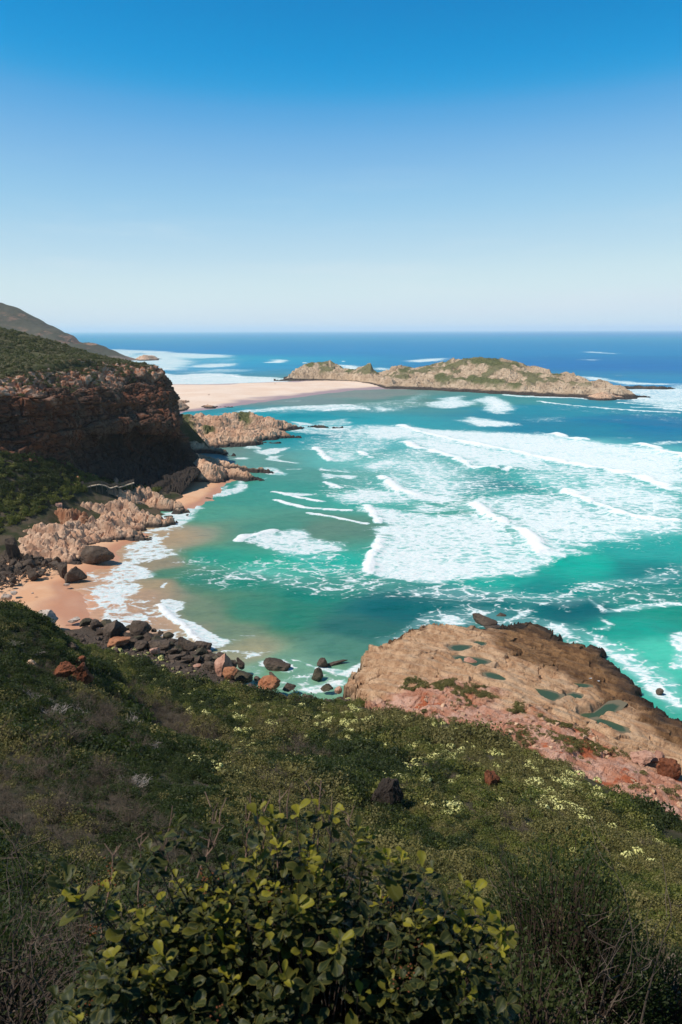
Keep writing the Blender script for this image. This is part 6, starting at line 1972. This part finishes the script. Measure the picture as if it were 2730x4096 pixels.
def broad_leaf_shrub(name, label, base, domes, n_tips, leaf, seed, mats, extra=(), golden=.22, per=(7, 11), dry=14):
    r = np.random.default_rng(seed)
    root = empty(name, base)
    tag(root, label, "shrub")
    base = np.array(base)
    T, D = dome_tips(r, domes, n_tips)
    if len(extra):
        T = np.concatenate([T, np.array(extra)]); D = np.concatenate([D, np.tile([0, -.1, 1.0], (len(extra), 1))])
    B, DR, UP, LN, WD, YG = [], [], [], [], [], []
    paths = []
    for t, d in zip(T, D):
        ax = d * .55 + np.array([0, 0, .75]) + r.normal(size=3) * .28; ax /= np.linalg.norm(ax)
        a = np.cross(ax, [.3, .9, .1]); a /= np.linalg.norm(a); b = np.cross(ax, a)
        ph = r.uniform(0, 6.28)
        nl = r.integers(*per)
        hi = smooth01(base[2] + 1.15, base[2] + 1.6, t[2])
        is_golden = r.uniform() < golden * 2.2 * hi  # upper tips yellower: new growth, plus backlight put into the leaf colour
        big = r.uniform(.75, 1.2)
        for j in range(nl):
            f = j / nl
            ang = ph + j * 2.4
            tilt = math.radians(r.uniform(25, 50) + 45 * (1 - f))
            out = a * math.cos(ang) + b * math.sin(ang)
            dd = ax * math.cos(tilt) + out * math.sin(tilt)
            up = ax * math.sin(tilt) - out * math.cos(tilt)
            B.append(t - ax * (1 - f) * leaf * 1.5 + out * .004); DR.append(dd + r.normal(size=3) * .12); UP.append(up + r.normal(size=3) * .25)
            LN.append(leaf * big * r.uniform(.5, 1.25) * (1 - .35 * f)); WD.append(r.uniform(.7, 1.2))
            YG.append((f > .55) * (.95 if is_golden else .05 + .12 * hi) * r.uniform(.5, 1) + (.45 if is_golden else 0) * r.uniform())
        q0 = base + np.array([r.uniform(-.12, .12), r.uniform(-.12, .12), 0])
        mid = q0 * .45 + t * .55 + np.array([r.normal() * .06, r.normal() * .06, .05])
        s = np.linspace(0, 1, 8)[:, None]
        P = (1 - s) ** 2 * q0 + 2 * s * (1 - s) * mid + s * s * (t - ax * leaf * .4)
        P += r.normal(size=P.shape) * .012
        paths.append((P - base, np.linspace(.0062, .0018, 8)))
    B, DR, UP = np.array(B), np.array(DR), np.array(UP)
    LN, WD, YG = np.array(LN), np.array(WD), np.array(YG)
    V, F = place_leaves(B - base, DR, UP, LN, WD)
    V = V + .0035 * vnoise(V * 60, 5)[:, None]
    m = len(LV)
    tone = np.repeat(r.uniform(0, 1, len(B)), m)
    mesh_obj("foliage", V, F, mats[0], parent=root, smooth=True, attrs=dict(edge=np.tile(LE, len(B)), along=np.tile(LU, len(B)), golden=np.repeat(YG, m), tone=tone))
    v, f = tubes(paths, 4)
    mesh_obj("branches", v, f, mats[1], parent=root, smooth=True)
    # a few dead leaves still hanging on, pinkish brown and curled
    i = r.choice(len(B), dry, replace=False)
    V, F = place_leaves(B[i] - base + DR[i] * .01, -UP[i] * .3 + DR[i] + r.normal(size=(dry, 3)) * .5, UP[i] + r.normal(size=(dry, 3)) * .6, LN[i] * .8, WD[i] * .55)
    mesh_obj("dry_leaves", V, F, mats[2], parent=root, smooth=True)
    return root, T, D


k = NT("broad_leaf")
yg = k.attr('golden'); ed = k.attr('edge'); tn = k.attr('tone'); al = k.attr('along')
n1 = k.noise(14.0, 3, .6)
col = k.mix(tn, (.016, .025, .010), (.032, .043, .014))
col = k.mix(k.step(n1, .55, .75, 0, .5), col, (.055, .065, .02))
col = k.mix(yg, col, (.24, .21, .018))  # golden tips, new growth and painted backlight together
rim = k.math('MULTIPLY', k.step(ed, .72, 1.0), k.math('ADD', .35, k.math('MULTIPLY', tn, .45)))
col = k.mix(rim, col, (.20, .16, .035))
vein = k.math('MULTIPLY', k.step(ed, .22, .0), .55)
col = k.mix(vein, col, (.12, .125, .04))
k.done(col, .5, .2)
tcol = k.mix(yg, (.05, .068, .010), (.60, .50, .03))
tr = k.n('ShaderNodeBsdfTranslucent', {'Color': tcol})
mx = k.n('ShaderNodeMixShader', {0: .30, 1: k.b.outputs[0], 2: tr})
k.t.links.new(mx.outputs[0], k.out.inputs['Surface'])
BROAD = k.m
k = NT("shrub_bark")
BARK = k.done(k.mix(k.noise(30, 4), (.045, .030, .022), (.11, .075, .055)), .9, .15)
k = NT("dry_leaf")
k.done(k.mix(k.noise(20, 3), (.45, .22, .13), (.55, .34, .24)), .8, .2)
tr = k.n('ShaderNodeBsdfTranslucent', {'Color': (.5, .24, .14)})
mx = k.n('ShaderNodeMixShader', {0: .35, 1: k.b.outputs[0], 2: tr})
k.t.links.new(mx.outputs[0], k.out.inputs['Surface'])
DRYLEAF = k.m

EXTRA = [at_y(*q) for q in [(275, 3500, 2.45), (300, 3560, 2.42), (520, 3450, 2.5), (640, 3330, 2.6), (700, 3290, 2.65), (830, 3290, 2.65), (960, 3270, 2.7), (1040, 3230, 2.75), (1100, 3250, 2.75), (1190, 3230, 2.75), (1270, 3210, 2.8), (1340, 3240, 2.8), (1440, 3390, 2.7), (1480, 3410, 2.65), (1560, 3420, 2.65), (1610, 3420, 2.65), (1690, 3440, 2.65), (1730, 3470, 2.6), (1860, 3520, 2.55), (1900, 3540, 2.55), (1990, 3640, 2.5), (2010, 3700, 2.45), (2000, 3790, 2.4), (1940, 3620, 2.5), (760, 3350, 2.6), (600, 3400, 2.55), (440, 3520, 2.5), (380, 3600, 2.45)]]
DOMES = [((-.15, 2.62, 57.33), (.68, .55, .80)), ((-.62, 2.42, 57.36), (.48, .45, .72)), ((.34, 2.50, 57.28), (.36, .45, .70))]
shrub, TIPS, TDIR = broad_leaf_shrub("leafy_shrub", "broad leaved green and yellow shrub in front of the viewer, bottom centre", (-.1, 2.65, float(hill_z(-.1, 2.65)[0]) - .05), DOMES, 1250, .066, 21, (BROAD, BARK, DRYLEAF), EXTRA)
sb = np.array(shrub.location)
# bare stalks standing up out of it, and rusty seed clusters
r = np.random.default_rng(5)
stalks = []
for q in [(1010, 3170, 2.8), (1120, 3150, 2.8), (1210, 3090, 2.85), (1285, 3130, 2.85), (980, 3230, 2.75), (870, 3200, 2.75), (905, 3190, 2.75), (1400, 3230, 2.75), (1060, 3190, 2.8), (1330, 3180, 2.8), (1160, 3170, 2.8), (690, 3230, 2.7), (470, 3370, 2.55), (560, 3330, 2.6)]:
    t = at_y(*q)
    b_ = t + np.array([r.normal() * .05, r.normal() * .04, -.34])
    s = np.linspace(0, 1, 6)[:, None]
    stalks.append((b_ + (t - b_) * s + r.normal(size=(6, 3)) * .006 - sb, np.linspace(.0034, .0016, 6)))
    main = stalks[-1][0]
    for _ in range(2):
        p0 = main[r.integers(2, 5)]
        stalks.append((np.stack([p0, p0 + np.array([r.normal() * .012, r.normal() * .012, .025]), p0 + np.array([r.normal() * .022, r.normal() * .022, .06])]), np.array([.0022, .0017, .0012])))
v, f = tubes(stalks, 4)
k = NT("pale_stalk")
mesh_obj("stalks", v, f, k.done(k.mix(k.noise(25, 3), (.16, .085, .06), (.34, .23, .17)), .9, .1), parent=shrub)
k = NT("seed_rust")
SEED = k.done((.17, .06, .025), .9, .1)
V, F, o_ = [], [], 0
for _ in range(26):
    t = TIPS[r.integers(len(TIPS))] - sb
    for _ in range(16):
        c = t + r.normal(size=3) * .022 + np.array([0, 0, .02])
        s = .0045
        V += [c + np.array(w) * s for w in ((1, 0, 0), (-1, 0, 0), (0, 1, 0), (0, -1, 0), (0, 0, 1), (0, 0, -1))]
        F += [tuple(o_ + i for i in t_) for t_ in ((0, 2, 4), (2, 1, 4), (1, 3, 4), (3, 0, 4), (2, 0, 5), (1, 2, 5), (3, 1, 5), (0, 3, 5))]
        o_ += 6
mesh_obj("seed_clusters", V, F, SEED, parent=shrub)["kind"] = "stuff"

# the finer leaved shrubs round about
def fine_shrub(name, label, base, domes, n_tips, leaf, seed, mat, per=9):
    r = np.random.default_rng(seed)
    root = empty(name, base); tag(root, label, "shrub")
    base = np.array(base)
    T, D = dome_tips(r, domes, n_tips)
    B = np.repeat(T, per, 0) + r.normal(size=(n_tips * per, 3)) * leaf * 1.1
    DD = np.repeat(D, per, 0) + np.array([0, 0, .5]) + r.normal(size=(n_tips * per, 3)) * .6
    n = len(B)
    dr = DD / np.linalg.norm(DD, axis=1, keepdims=True)
    x = np.cross(dr, r.normal(size=(n, 3))); x /= np.linalg.norm(x, axis=1, keepdims=True)
    L = leaf * r.uniform(.7, 1.3, n)[:, None]
    V = np.stack([B, B + dr * L * .5 + x * L * .22, B + dr * L, B + dr * L * .5 - x * L * .22], 1).reshape(-1, 3) - base
    mesh_obj("foliage", V, np.arange(4 * n).reshape(n, 4), mat, parent=root)
    paths = []
    for t in T[::2]:
        s = np.linspace(0, 1, 6)[:, None]
        q0 = base + np.array([r.uniform(-.2, .2), r.uniform(-.2, .2), 0])
        paths.append((q0 + (t - q0) * s + r.normal(size=(6, 3)) * .02 - base, np.linspace(.011, .003, 6)))
    v, f = tubes(paths, 4)
    mesh_obj("branches", v, f, BARK, parent=root)
    return root


def gz(x, y):
    return float(hill_z(x, y)[0])


NEARG = leaf_mat("near_dark_leaf", (.022, .036, .011), (.030, .044, .013), (.045, .055, .016), .25, (.09, .12, .015), scale=2.0)
NEARY = leaf_mat("near_olive_leaf", (.050, .055, .016), (.065, .066, .020), (.085, .08, .026), .3, (.16, .17, .03), scale=2.0)
for (x_, y_, rx, ry, rz_, n_, lf, mt, lab, sd) in [
        (1.80, 5.6, .80, .8, 1.55, 2200, .038, NEARG, "dark dense fine leaved shrub at the right of the broad leaved one", 31),
        (2.75, 5.9, .75, .7, .85, 1200, .036, NEARG, "dark fine leaved shrub in front of the lichen crusted rock", 33),
        (-2.9, 7.4, 1.1, 1.0, 1.0, 1300, .036, NEARG, "speckled dark shrub at the left behind the bare twigs", 35),
        (-1.0, 4.4, .7, .6, .8, 1100, .034, NEARG, "dark shrub hidden behind the left shoulder of the broad leaved one", 37),
        (.95, 3.6, .5, .5, .75, 900, .032, NEARG, "dark low shrub tucked behind the right shoulder of the broad leaved one", 39),
        (-2.0, 3.3, .8, .6, .8, 900, .034, NEARG, "thin dark shrub in the bottom left corner beneath the twigs", 41)]:
    g0 = gz(x_, y_)
    fine_shrub("dark_shrub" if mt is NEARG else "olive_shrub", lab, (x_, y_, g0), [((x_, y_, g0 + rz_ * .45), (rx, ry, rz_))], n_, lf, sd, mt)


def twig_shrub(name, label, base, seed, n_main, length, rad, depth, kids, mat, spread=.9, up=.8, group=None):
    root_v, root_f = tubes(twig_paths(seed, n_main, length, rad, depth, up, spread, kids, .12), 3)
    o = mesh_obj(name, root_v, root_f, mat, loc=base)
    return tag(o, label, "shrub", group)


NTW = NT("near_twig"); NTWIG = NTW.done(NTW.mix(NTW.noise(12.0, 4), (.07, .05, .037), (.17, .13, .10)), .95, .1)
twig_shrub("bare_shrub", "tangle of bare grey twigs at the bottom left beside the broad leaved shrub", (-1.75, 4.2, gz(-1.75, 4.2)), 3, 17, .95, .010, 3, 4, NTWIG, 1.0)
twig_shrub("bare_shrub", "bare brown twigs in the very bottom left corner", (-1.45, 2.9, gz(-1.45, 2.9)), 8, 13, .8, .008, 3, 4, NTWIG, 1.1)
twig_shrub("bare_shrub", "low thicket of upright grey twigs behind the right half of the broad leaved shrub", (.55, 4.9, gz(.55, 4.9) - .1), 12, 34, .95, .007, 2, 5, NTWIG, .8)
twig_shrub("bare_shrub", "grey twiggy thicket at the left edge above the bottom corner", (-2.9, 5.4, gz(-2.9, 5.4)), 14, 17, 1.1, .010, 3, 4, NTWIG, .9)
twig_shrub("bare_shrub", "sparse crooked bare branches reaching over the dark shrub at bottom right", (1.75, 4.9, gz(1.75, 4.9) + .5), 17, 5, 1.1, .009, 2, 3, NTWIG, .9)
twig_shrub("bare_shrub", "crooked bare branches crossing the bottom right corner by the lichen rock", (2.05, 4.6, gz(2.05, 4.6) + .2), 19, 5, 1.0, .010, 2, 3, NTWIG, 1.2)
# dead bushes out on the hillside
dv, df = tubes(twig_paths(23, 8, 1.0, .034, 3, .6, 1.1, 3), 3)
gv, gf = tubes(twig_paths(29, 16, 1.0, .02, 3, .8, .9, 4), 3)
for fn_, a, b, s, kind_, lab in [(CL, 1200, 1140, 1.5, 'd', "pale twisted dead bush on the crest right of the spur"), (CL, 500, 1040, 1.6, 'd', "dead bush with pale twigs on the left above the grey haze of brush"), (CL, 330, 920, 1.4, 'd', "thin crooked dead branch lying on the dark spur"), (CL, 730, 1060, 1.3, 'd', "bleached dead bush between the spur and the crest"),
                                 (CL, 320, 510, 1.1, 'd', "dead pale branches in the scrub above the orange spur rocks"), (CL, 560, 650, 1.0, 'd', "pale dead twigs beside the orange spur rock"), (CL, 100, 430, 1.2, 'd', "bleached branches low at the left edge of the spur"),
                                 (CL, 520, 1140, 1.5, 'g', "hazy grey brush, upper of the two soft grey clumps on the spur"), (CL, 640, 1330, 1.8, 'g', "hazy grey brush, larger and lower of the two soft grey clumps"), (CL, 950, 1040, 1.4, 'g', "grey brush on the crest left of the pale twisted dead bush"), (CL, 840, 1190, 1.5, 'g', "grey brush clump between the two dead bushes"),
                                 (C5B, 470, 820, 1.4, 'g', "grey brush in the gully left of the broad leaved shrub"), (C5B, 550, 790, 1.0, 'd', "small white dead bush in the dark gully"), (C5B, 700, 700, 1.2, 'd', "pale dead bush near the middle of the slope above the broad leaved shrub"), (C5B, 620, 860, 1.3, 'd', "dead bush just behind the left of the broad leaved shrub"),
                                 (C5B, 170, 840, 1.3, 'g', "upright grey brush at the left, low on the spur"), (C5B, 280, 980, 1.2, 'g', "spreading grey brush at the lower left")]:
    h_ = on_hill(*fn_((a, b))[0])
    o = mesh_obj("dead_bush" if kind_ == 'd' else "grey_brush", dv if kind_ == 'd' else gv, df if kind_ == 'd' else gf, DEAD if kind_ == 'd' else TWIG, loc=h_ - np.array([0, 0, .1]))
    o.scale = (s * 1.1, s, s * (.8 if kind_ == 'd' else .9)); o.rotation_euler = (rng.normal(0, .15), rng.normal(0, .15), rng.uniform(0, 6.28))
    tag(o, lab, "bush")

# lichen crusted rocks at the bottom right
LICH = rock_mat("lichen_rock", (.17, .13, .10), (.20, .17, .135), (.10, .07, .05), 5.0, lichen=(.46, .43, .39), bump=.5)
for (x_, y_, w_, d_, h_, lab, sd) in [(2.62, 6.9, .50, .45, .62, "lichen crusted brown rock at the lower right, standing alone above shrubs", 41), (3.32, 6.6, .50, .4, .40, "grey lichen rock at the right edge beside the brown lichen rock", 43), (3.0, 6.1, .42, .4, .34, "low pale lichen rock in the bottom right corner", 46)]:
    me = boulder_mesh("lichen_rock", sd, LICH, 5, 10, .22)
    o = bpy.data.objects.new("lichen_rock", me); link(o)
    zt = {41: at_y(2440, 3875, y_)[2], 43: at_y(2690, 3900, y_)[2], 46: at_y(2660, 4030, y_)[2]}[sd]
    g0 = gz(x_, y_)
    hh = max(zt - g0 + .15, .3)
    o.scale = (w_ / 1.7, d_ / 1.7, hh / 1.35)
    o.location = (x_, y_, g0 - .15 + o.scale[2] * .62)
    o.rotation_euler = (0, 0, sd)
    tag(o, lab, "rock")

# ------------------------------------------------------------------ sea air
k = NT("sea_haze")
vol = k.n('ShaderNodeVolumePrincipled', {'Color': (.97, .985, 1.0), 'Density': HAZE, 'Anisotropy': .0})
k.t.nodes.remove(k.b)
k.t.links.new(vol.outputs[0], k.out.inputs['Volume'])
hv = np.array([(x_, y_, z_) for z_ in (-10, 190) for y_ in (-3000, 62500) for x_ in (-63000, 63000)], float)
hb = mesh_obj("haze", hv, [(0, 2, 3, 1), (4, 5, 7, 6), (0, 1, 5, 4), (2, 6, 7, 3), (0, 4, 6, 2), (1, 3, 7, 5)], k.m)
tag(hb, "thin pale sea haze over the bay", kind='stuff')
